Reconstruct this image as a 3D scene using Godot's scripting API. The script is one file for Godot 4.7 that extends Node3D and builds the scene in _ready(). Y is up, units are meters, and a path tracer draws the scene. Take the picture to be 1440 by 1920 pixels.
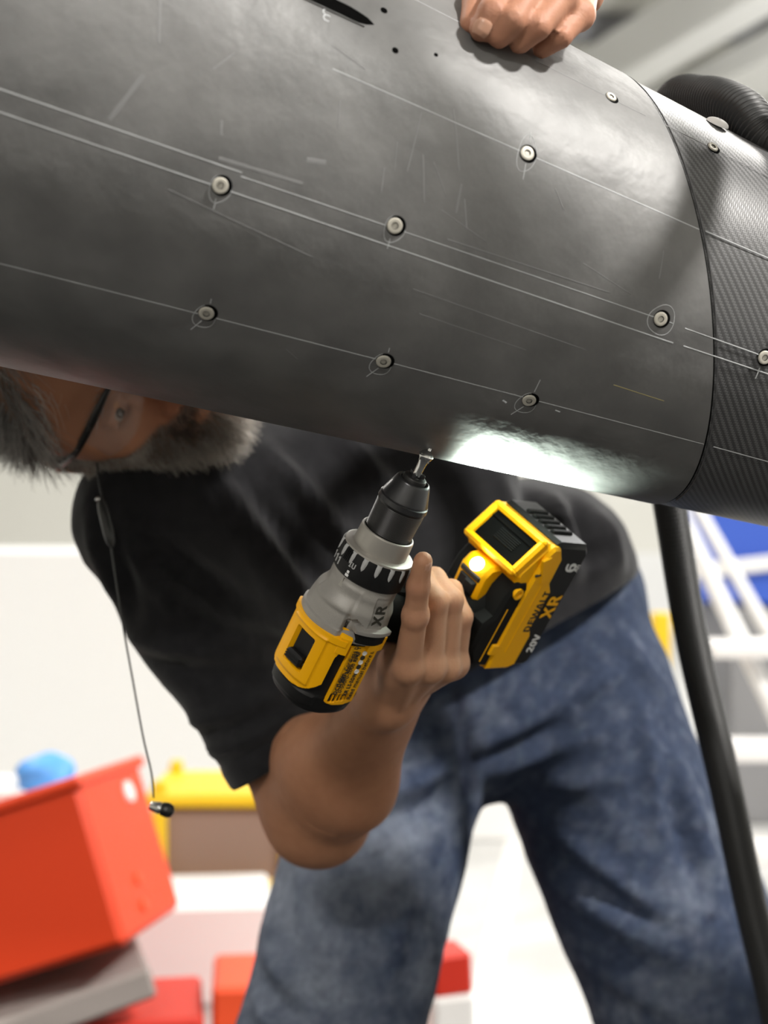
extends Node3D
# A worker bending under a dark tapered composite fuselage, drilling it from below in a bright hangar.

const CAM_Y := 1.1
const FPX := 2637.6            # focal length in pixels of the 1440x1920 frame (40 degree vertical view)
var M := {}                    # materials by name
var taken := {}
var rng := RandomNumberGenerator.new()

# ---------------------------------------------------------------- measuring helper: where a ray at a distance lands in the place
func P(u: float, v: float, d: float) -> Vector3:
	return Vector3((u - 720.0) * d / FPX, CAM_Y - (v - 960.0) * d / FPX, -d)

# ---------------------------------------------------------------- mesh builder
class MB:
	var v := PackedVector3Array()
	var uv := PackedVector2Array()
	var col := PackedColorArray()
	var idx := PackedInt32Array()
	var has_uv := false
	var has_col := false

	func vert(p: Vector3, t := Vector2.ZERO, c := Color.WHITE) -> int:
		v.append(p)
		uv.append(t)
		col.append(c)
		return v.size() - 1

	func tri(a: int, b: int, c: int) -> void:
		idx.append(a)
		idx.append(b)
		idx.append(c)

	func quad(a: int, b: int, c: int, d: int) -> void:
		tri(a, b, c)
		tri(a, c, d)

	func grid(rows: Array, closed: bool, flip := false, uvs = null) -> int:
		var base := v.size()
		var n: int = rows[0].size()
		for i in rows.size():
			for j in n:
				if uvs != null:
					has_uv = true
					vert(rows[i][j], uvs[i][j])
				else:
					vert(rows[i][j])
		for i in rows.size() - 1:
			for j in (n if closed else n - 1):
				var a := base + i * n + j
				var b := base + i * n + (j + 1) % n
				var c := b + n
				var d := a + n
				if flip:
					quad(a, d, c, b)
				else:
					quad(a, b, c, d)
		return base

	func fan(ring: PackedVector3Array, flip := false) -> void:
		var m := Vector3.ZERO
		for p in ring:
			m += p
		m /= ring.size()
		var c := vert(m)
		var base := v.size()
		for p in ring:
			vert(p)
		for j in ring.size():
			var a := base + j
			var b := base + (j + 1) % ring.size()
			if flip:
				tri(c, a, b)
			else:
				tri(c, b, a)

	func mesh(smooth: bool, crease := 0.72) -> ArrayMesh:
		var arr := []
		arr.resize(Mesh.ARRAY_MAX)
		var nt := idx.size() / 3
		if smooth:
			var nn := PackedVector3Array()
			nn.resize(v.size())
			for t in nt:
				var a := idx[t * 3]
				var b := idx[t * 3 + 1]
				var c := idx[t * 3 + 2]
				var n := (v[b] - v[a]).cross(v[c] - v[a])
				nn[a] += n
				nn[b] += n
				nn[c] += n
			for i in nn.size():
				nn[i] = nn[i].normalized() if nn[i].length_squared() > 1e-24 else Vector3.UP
			var ri := idx.duplicate()
			for t in nt:
				ri[t * 3 + 1] = idx[t * 3 + 2]
				ri[t * 3 + 2] = idx[t * 3 + 1]
			arr[Mesh.ARRAY_VERTEX] = v
			arr[Mesh.ARRAY_NORMAL] = nn
			if has_uv:
				arr[Mesh.ARRAY_TEX_UV] = uv
			if has_col:
				arr[Mesh.ARRAY_COLOR] = col
			arr[Mesh.ARRAY_INDEX] = ri
		else:
			var near := {}
			var fn := PackedVector3Array()
			for t in nt:
				var a := v[idx[t * 3]]
				var n := (v[idx[t * 3 + 1]] - a).cross(v[idx[t * 3 + 2]] - a)
				fn.append(n)
				if n.length_squared() < 1e-30:
					continue
				for k in 3:
					var key := Vector3i((v[idx[t * 3 + k]] * 50000.0).round())
					if not near.has(key):
						near[key] = PackedInt32Array()
					near[key].append(t)
			var ov := PackedVector3Array()
			var on := PackedVector3Array()
			var ot := PackedVector2Array()
			var oc := PackedColorArray()
			for t in nt:
				var me := fn[t].normalized()
				if fn[t].length_squared() < 1e-30:
					continue
				for k in [0, 2, 1]:
					var i := idx[t * 3 + k]
					var s := Vector3.ZERO
					for o in near[Vector3i((v[i] * 50000.0).round())]:
						if fn[o].normalized().dot(me) > crease:
							s += fn[o]
					ov.append(v[i])
					on.append(s.normalized())
					ot.append(uv[i])
					oc.append(col[i])
			arr[Mesh.ARRAY_VERTEX] = ov
			arr[Mesh.ARRAY_NORMAL] = on
			if has_uv:
				arr[Mesh.ARRAY_TEX_UV] = ot
			if has_col:
				arr[Mesh.ARRAY_COLOR] = oc
		var m := ArrayMesh.new()
		m.add_surface_from_arrays(Mesh.PRIMITIVE_TRIANGLES, arr)
		return m

	func shift(o: Vector3) -> MB:
		for i in v.size():
			v[i] -= o
		return self

	# chamfered box with its own axes
	func rbox(c: Vector3, half: Vector3, bev: float, bs := Basis.IDENTITY) -> void:
		var base := v.size()
		bev = minf(bev, minf(half.x, minf(half.y, half.z)) * 0.9)
		for sx in [-1, 1]:
			for sy in [-1, 1]:
				for sz in [-1, 1]:
					for k in 3:
						var p := Vector3(sx * half.x, sy * half.y, sz * half.z)
						for a in 3:
							if a != k:
								p[a] -= [sx, sy, sz][a] * bev
						vert(c + bs * p)
		var at := func(sx: int, sy: int, sz: int, k: int) -> int: return base + (((sx + 1) / 2 * 2 + (sy + 1) / 2) * 2 + (sz + 1) / 2) * 3 + k
		for k in 3:
			var i := (k + 1) % 3
			var j := (k + 2) % 3
			for s in [-1, 1]:
				var q := []
				for w in [[-1, -1], [1, -1], [1, 1], [-1, 1]]:
					var sg := [0, 0, 0]
					sg[k] = s
					sg[i] = w[0]
					sg[j] = w[1]
					q.append(at.call(sg[0], sg[1], sg[2], k))
				if s > 0:
					quad(q[0], q[1], q[2], q[3])
				else:
					quad(q[0], q[3], q[2], q[1])
			# edges along axis k, between faces i and j
			for si in [-1, 1]:
				for sj in [-1, 1]:
					var e := []
					for sk in [-1, 1]:
						var sg := [0, 0, 0]
						sg[k] = sk
						sg[i] = si
						sg[j] = sj
						e.append([at.call(sg[0], sg[1], sg[2], i), at.call(sg[0], sg[1], sg[2], j)])
					if si * sj > 0:
						quad(e[0][0], e[0][1], e[1][1], e[1][0])
					else:
						quad(e[0][0], e[1][0], e[1][1], e[0][1])
		for sx in [-1, 1]:
			for sy in [-1, 1]:
				for sz in [-1, 1]:
					if sx * sy * sz > 0:
						tri(at.call(sx, sy, sz, 0), at.call(sx, sy, sz, 1), at.call(sx, sy, sz, 2))
					else:
						tri(at.call(sx, sy, sz, 0), at.call(sx, sy, sz, 2), at.call(sx, sy, sz, 1))

	# a tube along points, radius per point
	func sweep(pts: PackedVector3Array, rad: PackedFloat32Array, seg: int, caps := true) -> void:
		var rows := []
		var t0 := (pts[1] - pts[0]).normalized()
		var n := t0.cross(Vector3.UP if absf(t0.y) < 0.9 else Vector3.RIGHT).normalized()
		for i in pts.size():
			var t := (pts[mini(i + 1, pts.size() - 1)] - pts[maxi(i - 1, 0)]).normalized()
			n = (n - t * n.dot(t)).normalized()
			var b := t.cross(n)
			var ring := PackedVector3Array()
			for j in seg:
				var a := TAU * j / seg
				ring.append(pts[i] + (n * cos(a) + b * sin(a)) * rad[i])
			rows.append(ring)
		grid(rows, true)
		if caps:
			fan(rows[0], false)
			fan(rows[-1], true)

	# a prism of a side profile (points of f forward, h up) between two x, in millimetres of a tool's own axes
	func prism(poly: PackedVector2Array, x0: float, x1: float, bev: float) -> void:
		var area := 0.0
		var n := poly.size()
		for i in n:
			area += poly[i].cross(poly[(i + 1) % n])
		var inn := PackedVector2Array()
		for i in n:
			var e0 := (poly[i] - poly[(i + n - 1) % n]).normalized()
			var e1 := (poly[(i + 1) % n] - poly[i]).normalized()
			var m0 := Vector2(-e0.y, e0.x) * signf(area)
			var m1 := Vector2(-e1.y, e1.x) * signf(area)
			var m := (m0 + m1)
			m = m / maxf(0.4, m.dot(m0))
			inn.append(poly[i] + m * bev)
		var rows := []
		for k in 4:
			var ring := PackedVector3Array()
			var src := inn if k == 0 or k == 3 else poly
			var x: float = [x0, x0 + bev, x1 - bev, x1][k]
			for p in src:
				ring.append(Vector3(x, p.y, -p.x) * 0.001)
			rows.append(ring)
		grid(rows, true, area < 0)
		var tr := Geometry2D.triangulate_polygon(inn)
		for k in [0, 3]:
			var base := v.size()
			for p in rows[k]:
				vert(p)
			for t in tr.size() / 3:
				var a := base + tr[t * 3]
				var b := base + tr[t * 3 + 1]
				var c := base + tr[t * 3 + 2]
				var nx := (v[b] - v[a]).cross(v[c] - v[a]).x
				if (nx > 0) == (k == 3):
					tri(a, b, c)
				else:
					tri(a, c, b)

	# turned shape about the forward axis of a tool: profile of (f, r) in millimetres
	func lathe(prof: Array, seg: int, xc := 0.0, yc := 0.0) -> void:
		var rows := []
		for q in prof:
			var ring := PackedVector3Array()
			for j in seg:
				var a := TAU * j / seg
				ring.append(Vector3(xc + q[1] * sin(a), yc + q[1] * cos(a), -q[0]) * 0.001)
			rows.append(ring)
		grid(rows, true)

	# like lathe, radius from a function of (degrees from the top towards the right, f)
	func polar(fn: Callable, f0: float, f1: float, df: float, dphi: float) -> void:
		var rows := []
		var nf := int(ceil((f1 - f0) / df))
		var np := int(360.0 / dphi)
		for i in nf + 1:
			var f := lerpf(f0, f1, float(i) / nf)
			var ring := PackedVector3Array()
			for j in np:
				var ph := j * dphi
				var r: float = fn.call(ph if ph <= 180.0 else ph - 360.0, f)
				ring.append(Vector3(r * sin(deg_to_rad(ph)), r * cos(deg_to_rad(ph)), -f) * 0.001)
			rows.append(ring)
		grid(rows, true)
		fan(rows[0], false)
		fan(rows[-1], true)

# ---------------------------------------------------------------- soft bodies: distance to joined capsules and ellipsoids, meshed as surface nets
class Blob:
	var kind := 0
	var a := Vector3.ZERO
	var d := Vector3.ZERO
	var il := 0.0
	var ra := 0.0
	var dr := 0.0
	var k := 0.01
	var sub := false
	var inv := Basis.IDENTITY
	var rad := Vector3.ONE
	var reach := 0.0

class Soft:
	var blobs: Array[Blob] = []

	func cap(a: Vector3, b: Vector3, ra: float, rb: float, k := 0.01, sub := false) -> void:
		var o := Blob.new()
		o.a = a
		o.d = b - a
		o.il = 1.0 / maxf(o.d.length_squared(), 1e-12)
		o.ra = ra
		o.dr = rb - ra
		o.k = k
		o.sub = sub
		blobs.append(o)

	func ell(c: Vector3, bs: Basis, rad: Vector3, k := 0.01, sub := false) -> void:
		var o := Blob.new()
		o.kind = 1
		o.a = c
		o.inv = bs.transposed()
		o.rad = rad
		o.k = k
		o.sub = sub
		blobs.append(o)

	func one(b: Blob, p: Vector3) -> float:
		var q := p - b.a
		if b.kind == 0:
			var h := clampf(q.dot(b.d) * b.il, 0.0, 1.0)
			return (q - b.d * h).length() - b.ra - b.dr * h
		q = b.inv * q
		var k0 := (q / b.rad).length()
		var k1 := (q / (b.rad * b.rad)).length()
		return k0 * (k0 - 1.0) / maxf(k1, 1e-6)

	func dist(p: Vector3, list: Array[Blob]) -> float:
		var r := 1.0
		for b in list:
			var e: float
			var q := p - b.a
			if b.kind == 0:
				var h := clampf(q.dot(b.d) * b.il, 0.0, 1.0)
				e = (q - b.d * h).length() - b.ra - b.dr * h
			else:
				q = b.inv * q
				var k0 := (q / b.rad).length()
				e = k0 * (k0 - 1.0) / maxf((q / (b.rad * b.rad)).length(), 1e-6)
			if b.sub:
				e = -e
				var hs := maxf(b.k - absf(r - e), 0.0) / b.k
				r = maxf(r, e) + hs * hs * b.k * 0.25
			else:
				var hu := maxf(b.k - absf(r - e), 0.0) / b.k
				r = minf(r, e) - hu * hu * b.k * 0.25
		return r

	func net(mb: MB, lo: Vector3, hi: Vector3, h: float) -> void:
		var n := Vector3i(((hi - lo) / h).ceil()) + Vector3i.ONE
		var B := 6
		var vals := PackedFloat32Array()
		vals.resize(n.x * n.y * n.z)
		vals.fill(1.0)
		var sx := 1
		var sy := n.x
		var sz := n.x * n.y
		var live: Array[Vector3i] = []
		var half := B * h * 0.5
		var reach := half * 1.75
		for bz in range(0, n.z, B):
			for by in range(0, n.y, B):
				for bx in range(0, n.x, B):
					var c := lo + Vector3(bx, by, bz) * h + Vector3.ONE * half
					var near: Array[Blob] = []
					for b in blobs:
						if one(b, c) < reach * 1.5 + b.k + 0.004:
							near.append(b)
					var dc := dist(c, near) if near.size() else 1.0
					var far := absf(dc) > reach * 1.35 + 0.006
					var ex := mini(bx + B, n.x)
					var ey := mini(by + B, n.y)
					var ez := mini(bz + B, n.z)
					if far:
						if dc < 0:
							for z in range(bz, ez):
								for y in range(by, ey):
									for x in range(bx, ex):
										vals[x + y * sy + z * sz] = -1.0
						continue
					live.append(Vector3i(bx, by, bz))
					for z in range(bz, ez):
						for y in range(by, ey):
							for x in range(bx, ex):
								vals[x + y * sy + z * sz] = dist(lo + Vector3(x, y, z) * h, near)
		var ids := {}
		var offs := [0, sx, sy, sx + sy, sz, sx + sz, sy + sz, sx + sy + sz]
		var pos := [Vector3(0, 0, 0), Vector3(1, 0, 0), Vector3(0, 1, 0), Vector3(1, 1, 0), Vector3(0, 0, 1), Vector3(1, 0, 1), Vector3(0, 1, 1), Vector3(1, 1, 1)]
		var edges := [[0, 1], [2, 3], [4, 5], [6, 7], [0, 2], [1, 3], [4, 6], [5, 7], [0, 4], [1, 5], [2, 6], [3, 7]]
		var cells: Array[Vector3i] = []
		var seen := {}
		for b in live:
			for z in range(maxi(b.z - 1, 0), mini(b.z + B, n.z - 1)):
				for y in range(maxi(b.y - 1, 0), mini(b.y + B, n.y - 1)):
					for x in range(maxi(b.x - 1, 0), mini(b.x + B, n.x - 1)):
						var at := x + y * sy + z * sz
						var m := 0
						for c in 8:
							if vals[at + offs[c]] < 0.0:
								m += 1
						if m == 0 or m == 8 or ids.has(at):
							continue
						var s := Vector3.ZERO
						var cnt := 0
						for e in edges:
							var va := vals[at + offs[e[0]]]
							var vb := vals[at + offs[e[1]]]
							if (va < 0.0) != (vb < 0.0):
								var pa: Vector3 = pos[e[0]]
								s += pa.lerp(pos[e[1]], clampf(va / (va - vb), 0.02, 0.98))
								cnt += 1
						ids[at] = mb.vert(lo + (Vector3(x, y, z) + s / cnt) * h)
						cells.append(Vector3i(x, y, z))
		for c in cells:
			var at := c.x + c.y * sy + c.z * sz
			var ins := vals[at] < 0.0
			if c.y > 0 and c.z > 0 and (vals[at + sx] < 0.0) != ins:
				_face(mb, ids, at, at - sy, at - sy - sz, at - sz, not ins)
			if c.x > 0 and c.z > 0 and (vals[at + sy] < 0.0) != ins:
				_face(mb, ids, at, at - sz, at - sx - sz, at - sx, not ins)
			if c.x > 0 and c.y > 0 and (vals[at + sz] < 0.0) != ins:
				_face(mb, ids, at, at - sx, at - sx - sy, at - sy, not ins)

	func _face(mb: MB, ids: Dictionary, a: int, b: int, c: int, d: int, flip: bool) -> void:
		if not (ids.has(a) and ids.has(b) and ids.has(c) and ids.has(d)):
			return
		if flip:
			mb.quad(ids[a], ids[d], ids[c], ids[b])
		else:
			mb.quad(ids[a], ids[b], ids[c], ids[d])

# ---------------------------------------------------------------- naming and tagging
func numbered(called: String) -> String:
	var k: int = taken.get(called, 0)
	taken[called] = k + 1
	return called if k == 0 else "%s_%03d" % [called, k]

func tag(o: Node, label: String, category: String, group := "", kind := "") -> Node:
	if label:
		o.set_meta("label", label)
	if category:
		o.set_meta("category", category)
	if group:
		o.set_meta("group", group)
	if kind:
		o.set_meta("kind", kind)
	return o

func thing(called: String, label: String, category: String, at: Vector3, group := "") -> Node3D:
	var o := Node3D.new()
	o.name = numbered(called)
	add_child(o)
	o.position = at
	tag(o, label, category, group)
	return o

func put(called: String, m: Mesh, mat: Material, parent: Node = null) -> MeshInstance3D:
	var o := MeshInstance3D.new()
	o.mesh = m
	o.material_override = mat
	o.cast_shadow = GeometryInstance3D.SHADOW_CASTING_SETTING_DOUBLE_SIDED
	if parent == null:
		o.name = numbered(called)
		add_child(o)
	else:
		o.name = called
		parent.add_child(o, true)
	return o

func root_at(o: Node) -> Vector3:
	var w := Vector3.ZERO
	while o is Node3D and o != self:
		w += (o as Node3D).position
		o = o.get_parent()
	return w

# world-space builder -> part of a thing (things built this way are only moved, never turned)
func part(called: String, mb: MB, mat: Material, parent: Node, smooth := false, crease := 0.72) -> MeshInstance3D:
	return put(called, mb.shift(root_at(parent)).mesh(smooth, crease), mat, parent)

func struct(called: String, m: Mesh, mat: Material, parent: Node = null) -> MeshInstance3D:
	var o := put(called, m, mat, parent)
	if parent == null:
		o.set_meta("kind", "structure")
	return o

# ---------------------------------------------------------------- materials
func mat(c: Color, rough := 0.6, metal := 0.0, spec := 0.5) -> StandardMaterial3D:
	var m := StandardMaterial3D.new()
	m.albedo_color = c.linear_to_srgb()
	m.roughness = rough
	m.metallic = metal
	m.metallic_specular = spec
	return m

func noise_tex(freq: float, lo: Color, hi: Color, oct := 4, size := 512, seed_ := 1, normal := false, bump := 4.0) -> NoiseTexture2D:
	var n := FastNoiseLite.new()
	n.seed = seed_
	n.frequency = freq
	n.fractal_octaves = oct
	n.noise_type = FastNoiseLite.TYPE_SIMPLEX_SMOOTH
	var t := NoiseTexture2D.new()
	t.width = size
	t.height = size
	t.seamless = true
	t.noise = n
	if normal:
		t.as_normal_map = true
		t.bump_strength = bump
	else:
		var g := Gradient.new()
		g.set_color(0, lo.linear_to_srgb())
		g.set_color(1, hi.linear_to_srgb())
		t.color_ramp = g
	return t

func lin(r: float, g: float, b: float) -> Color:
	return Color(r, g, b)

func srgb(r: int, g: int, b: int) -> Color:
	return Color8(r, g, b).srgb_to_linear()

func twill(weave: int) -> Array:       # colour and relief of a woven cloth: [albedo, normal]
	var s := 256
	var im := Image.create(s, s, false, Image.FORMAT_RGB8)
	var hm := Image.create(s, s, false, Image.FORMAT_RGB8)
	for y in s:
		for x in s:
			var tx := x / 16
			var ty := y / 16
			var fx := (x % 16) / 16.0 - 0.5
			var fy := (y % 16) / 16.0 - 0.5
			var over := posmod(tx + ty, weave) < weave / 2
			var prof := cos((fy if over else fx) * PI)
			var hgt := 0.35 + 0.5 * prof
			hm.set_pixel(x, y, Color(hgt, hgt, hgt))
			var c := (0.80 if over else 0.58) + 0.12 * prof
			im.set_pixel(x, y, Color(c, c, c))
	hm.bump_map_to_normal_map(2.0)
	im.generate_mipmaps()
	return [ImageTexture.create_from_image(im), ImageTexture.create_from_image(hm)]

func make_materials() -> void:
	# dark composite skins
	var m := mat(lin(1, 1, 1), 0.53, 0.0, 0.56)
	m.albedo_texture = noise_tex(0.006, lin(0.105, 0.104, 0.104), lin(0.170, 0.168, 0.167), 5, 1024, 3)
	m.roughness_texture = noise_tex(0.012, lin(0.72, 0.72, 0.72), lin(0.98, 0.98, 0.98), 5, 512, 9)
	m.roughness_texture_channel = BaseMaterial3D.TEXTURE_CHANNEL_GREEN
	m.normal_enabled = true
	m.normal_texture = noise_tex(0.018, Color.BLACK, Color.WHITE, 5, 512, 12, true, 2.2)
	m.normal_scale = 0.35
	m.uv1_scale = Vector3(2.2, 2.2, 1)
	M.front_skin = m
	m = mat(lin(0.15, 0.15, 0.155), 0.36)
	var w := twill(4)
	m.albedo_texture = w[0]
	m.normal_enabled = true
	m.normal_texture = w[1]
	m.normal_scale = 0.5
	m.uv1_scale = Vector3(38, 38, 1)
	M.rear_skin = m
	M.chalk = mat(lin(0.42, 0.43, 0.44), 0.9)
	M.chalk_faint = mat(lin(0.21, 0.21, 0.215), 0.9)
	M.chalk_white = mat(lin(0.7, 0.72, 0.75), 0.9)
	M.scratch = mat(lin(0.42, 0.36, 0.16), 0.7)
	M.smear = mat(lin(0.19, 0.19, 0.192), 0.8)
	M.gap = mat(lin(0.004, 0.004, 0.004), 0.9, 0.0, 0.12)
	M.steel = mat(lin(0.62, 0.60, 0.56), 0.34, 1.0)
	M.washer = mat(lin(0.60, 0.57, 0.50), 0.45, 0.35)
	M.bright_steel = mat(lin(0.7, 0.7, 0.7), 0.2, 1.0)
	# tool
	m = mat(lin(0.90, 0.43, 0.002), 0.42, 0.0, 0.35)
	M.yellow = m
	M.black = mat(lin(0.008, 0.008, 0.0085), 0.5, 0.0, 0.35)
	M.rubber = mat(lin(0.005, 0.005, 0.005), 0.75, 0.0, 0.3)
	M.ink = mat(lin(0.02, 0.018, 0.012), 0.8)
	M.print_white = mat(lin(0.75, 0.75, 0.75), 0.7)
	M.print_grey = mat(lin(0.40, 0.40, 0.40), 0.7)
	m = mat(lin(0.30, 0.285, 0.265), 0.5, 0.25)
	m.normal_enabled = true
	m.normal_texture = noise_tex(0.09, Color.BLACK, Color.WHITE, 3, 256, 4, true, 3.0)
	m.normal_scale = 0.35
	m.uv1_triplanar = true
	m.uv1_scale = Vector3(30, 30, 30)
	M.gear = m
	M.ring_grey = mat(lin(0.36, 0.34, 0.31), 0.42, 0.45)
	M.chuck = mat(lin(0.035, 0.034, 0.034), 0.38, 0.6)
	M.chuck_nose = mat(lin(0.055, 0.055, 0.058), 0.3, 0.7)
	m = mat(lin(1, 1, 1), 0.4)
	m.emission_enabled = true
	m.emission = Color(1.0, 0.97, 0.88)
	m.emission_energy_multiplier = 9.0
	M.led = m
	# person
	m = mat(lin(1, 1, 1), 0.58, 0.0, 0.42)
	m.vertex_color_use_as_albedo = true
	m.normal_enabled = true
	m.normal_texture = noise_tex(0.05, Color.BLACK, Color.WHITE, 4, 512, 21, true, 3.0)
	m.normal_scale = 0.35
	m.uv1_triplanar = true
	m.uv1_scale = Vector3(14, 14, 14)
	m.subsurf_scatter_enabled = true
	m.subsurf_scatter_strength = 0.04
	M.skin = m
	M.nail = mat(lin(0.48, 0.26, 0.175), 0.34)
	m = mat(lin(1, 1, 1), 0.6)
	m.vertex_color_use_as_albedo = true
	M.hair = m
	m = mat(lin(1, 1, 1), 0.92, 0.0, 0.25)
	m.albedo_texture = noise_tex(0.01, lin(0.010, 0.010, 0.0115), lin(0.020, 0.0195, 0.022), 5, 512, 5)
	m.normal_enabled = true
	m.normal_texture = noise_tex(0.13, Color.BLACK, Color.WHITE, 2, 512, 31, true, 3.0)
	m.normal_scale = 0.3
	m.uv1_triplanar = true
	m.uv1_scale = Vector3(9, 9, 9)
	m.rim_enabled = true
	m.rim = 0.3
	m.rim_tint = 0.4
	M.shirt = m
	m = mat(lin(1, 1, 1), 0.9, 0.0, 0.25)
	m.vertex_color_use_as_albedo = true
	m.albedo_texture = noise_tex(0.02, lin(0.62, 0.62, 0.64), lin(1, 1, 1), 5, 512, 8)
	m.normal_enabled = true
	m.normal_texture = noise_tex(0.16, Color.BLACK, Color.WHITE, 2, 512, 33, true, 3.0)
	m.normal_scale = 0.4
	m.uv1_triplanar = true
	m.uv1_scale = Vector3(8, 8, 8)
	M.denim = m
	M.stitch = mat(lin(0.20, 0.20, 0.22), 0.9)
	M.eye_white = mat(lin(0.38, 0.31, 0.26), 0.15)
	M.iris = mat(lin(0.05, 0.03, 0.015), 0.1)
	M.lip = mat(lin(0.22, 0.07, 0.05), 0.5)
	m = mat(lin(1, 1, 1), 0.04)
	m.albedo_color.a = 0.10
	m.transparency = BaseMaterial3D.TRANSPARENCY_ALPHA
	M.lens = m
	M.frame_black = mat(lin(0.008, 0.008, 0.008), 0.35)
	M.frame_red = mat(lin(0.55, 0.05, 0.012), 0.45)
	M.boot = mat(lin(0.05, 0.035, 0.025), 0.6)
	# hose and place
	M.hose = mat(lin(0.013, 0.013, 0.0135), 0.5)
	m = mat(lin(1, 1, 1), 0.35)
	m.albedo_texture = noise_tex(0.01, lin(0.47, 0.47, 0.465), lin(0.58, 0.58, 0.575), 4, 512, 51)
	m.uv1_triplanar = true
	m.uv1_world_triplanar = true
	m.uv1_scale = Vector3(0.4, 0.4, 0.4)
	M.floor = m
	M.wall = mat(lin(0.74, 0.73, 0.68), 0.8)
	M.wall_low = mat(lin(0.82, 0.82, 0.82), 0.7)
	M.ceiling = mat(lin(0.72, 0.71, 0.66), 0.8)
	M.mat = mat(lin(0.012, 0.012, 0.012), 0.9)  # for the dark sheet out of view that soaks up bounced light
	M.beam_dark = mat(lin(0.05, 0.055, 0.055), 0.7)
	M.beam_white = mat(lin(0.80, 0.80, 0.78), 0.6)
	M.white = mat(lin(0.80, 0.80, 0.80), 0.5)
	M.off_white = mat(lin(0.76, 0.74, 0.73), 0.6)
	M.red = mat(lin(0.78, 0.055, 0.010), 0.45)
	M.red_deep = mat(lin(0.55, 0.025, 0.010), 0.5)
	M.red_light = mat(lin(0.80, 0.085, 0.025), 0.45)
	M.grey_board = mat(lin(0.30, 0.265, 0.25), 0.8)
	M.cart_yellow = mat(lin(0.80, 0.52, 0.01), 0.45)
	M.cardboard = mat(lin(0.27, 0.18, 0.14), 0.85)
	M.blue = mat(lin(0.035, 0.10, 0.52), 0.45)
	M.blue_bag = mat(lin(0.10, 0.36, 0.86), 0.4)
	M.grey = mat(lin(0.22, 0.22, 0.23), 0.7)
	M.dirt_yellow = mat(lin(0.35, 0.30, 0.02), 0.6)
	m = mat(lin(0.9, 0.9, 0.9), 0.5)
	m.emission_enabled = true
	m.emission = Color(1, 0.98, 0.94)
	m.emission_energy_multiplier = 2.2
	M.lamp = m

# ================================================================ the scene
func _ready() -> void:
	rng.seed = 7
	# ---- camera, sky, exposure, lights
	var cam := Camera3D.new()
	cam.name = "camera"
	add_child(cam)
	cam.position = Vector3(0, CAM_Y, 0)
	var lens_ := CameraAttributesPhysical.new()
	lens_.frustum_focal_length = 32.97
	lens_.frustum_focus_distance = 1.04
	lens_.exposure_aperture = 2.7
	lens_.frustum_near = 0.05
	lens_.frustum_far = 60.0
	cam.attributes = lens_
	cam.fov = 40.0
	cam.near = 0.05
	cam.far = 60.0
	cam.current = true
	var we := WorldEnvironment.new()
	we.name = "world_environment"
	var env := Environment.new()
	env.background_mode = Environment.BG_COLOR
	env.background_color = Color(0.55, 0.57, 0.6)
	env.tonemap_mode = Environment.TONE_MAPPER_LINEAR
	env.tonemap_exposure = 1.0
	env.sdfgi_enabled = true
	env.ssao_enabled = true
	env.ssil_enabled = true
	we.environment = env
	add_child(we)
	make_materials()
	# unseen lamps under the ceiling, placed to light the scene: position, size, energy
	for a in LAMPS:
		lamp(a[0], a[1], a[2])
	pendant()
	build_hall()
	build_fuselage()
	build_hose()
	build_drill()
	build_person()
	build_glasses()
	build_earphone()
	build_background()

var LAMPS := [  # all out of view; places and strengths chosen for what they light
	[Vector3(2.93, 4.5, 0.56), Vector2(0.34, 0.34), 55.0],
	[Vector3(-1.4, 4.6, 4.6), Vector2(1.2, 0.6), 30.0],  # unseen front light for the drill, hand and fuselage
	[Vector3(-2.4, 4.6, -2.6), Vector2(1.2, 0.6), 9.0],
	[Vector3(2.6, 4.6, -4.5), Vector2(1.2, 0.6), 10.0],
	[Vector3(0.0, 4.6, -8.0), Vector2(1.6, 0.8), 10.0],
	[Vector3(-3.2, 4.6, -7.0), Vector2(1.2, 0.6), 10.0],
]

func lamp(at: Vector3, size: Vector2, energy: float) -> void:
	var n := LAMPS.find([at, size, energy])
	var names := ["unseen square ceiling lamp at right, placed for the sheen and shadows on the fuselage", "unseen long ceiling lamp behind the camera, placed to light the drill and hand", "unseen long ceiling lamp over the bearded man and red bins, placed to light his shirt and jeans", "unseen long ceiling lamp over the white steps, placed to light the hall", "unseen widest ceiling lamp, placed to light the far wall and floor", "unseen long ceiling lamp, placed to light the far left of the hall"]
	var t := thing("unseen_ceiling_lamp", names[n], "lamp", at, "")
	var mb := MB.new()
	mb.rbox(at + Vector3(0, 0.05, 0), Vector3(size.x / 2 + 0.03, 0.05, size.y / 2 + 0.03), 0.01)
	mb.rbox(at + Vector3(0, 0.35, 0), Vector3(0.012, 0.25, 0.012), 0.002)
	part("housing", mb, M.off_white, t)
	mb = MB.new()
	mb.rbox(at + Vector3(0, -0.008, 0), Vector3(size.x / 2, 0.008, size.y / 2), 0.002)
	part("diffuser", mb, M.lamp, t)
	var l := AreaLight3D.new()
	l.name = "lamp_light"
	l.area_size = size
	l.light_energy = energy
	l.light_color = Color(1.0, 0.985, 0.96)
	l.area_range = 40.0
	l.shadow_enabled = true
	t.add_child(l)
	l.position = Vector3(0, -0.03, 0)
	l.rotation.x = -PI / 2

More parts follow.
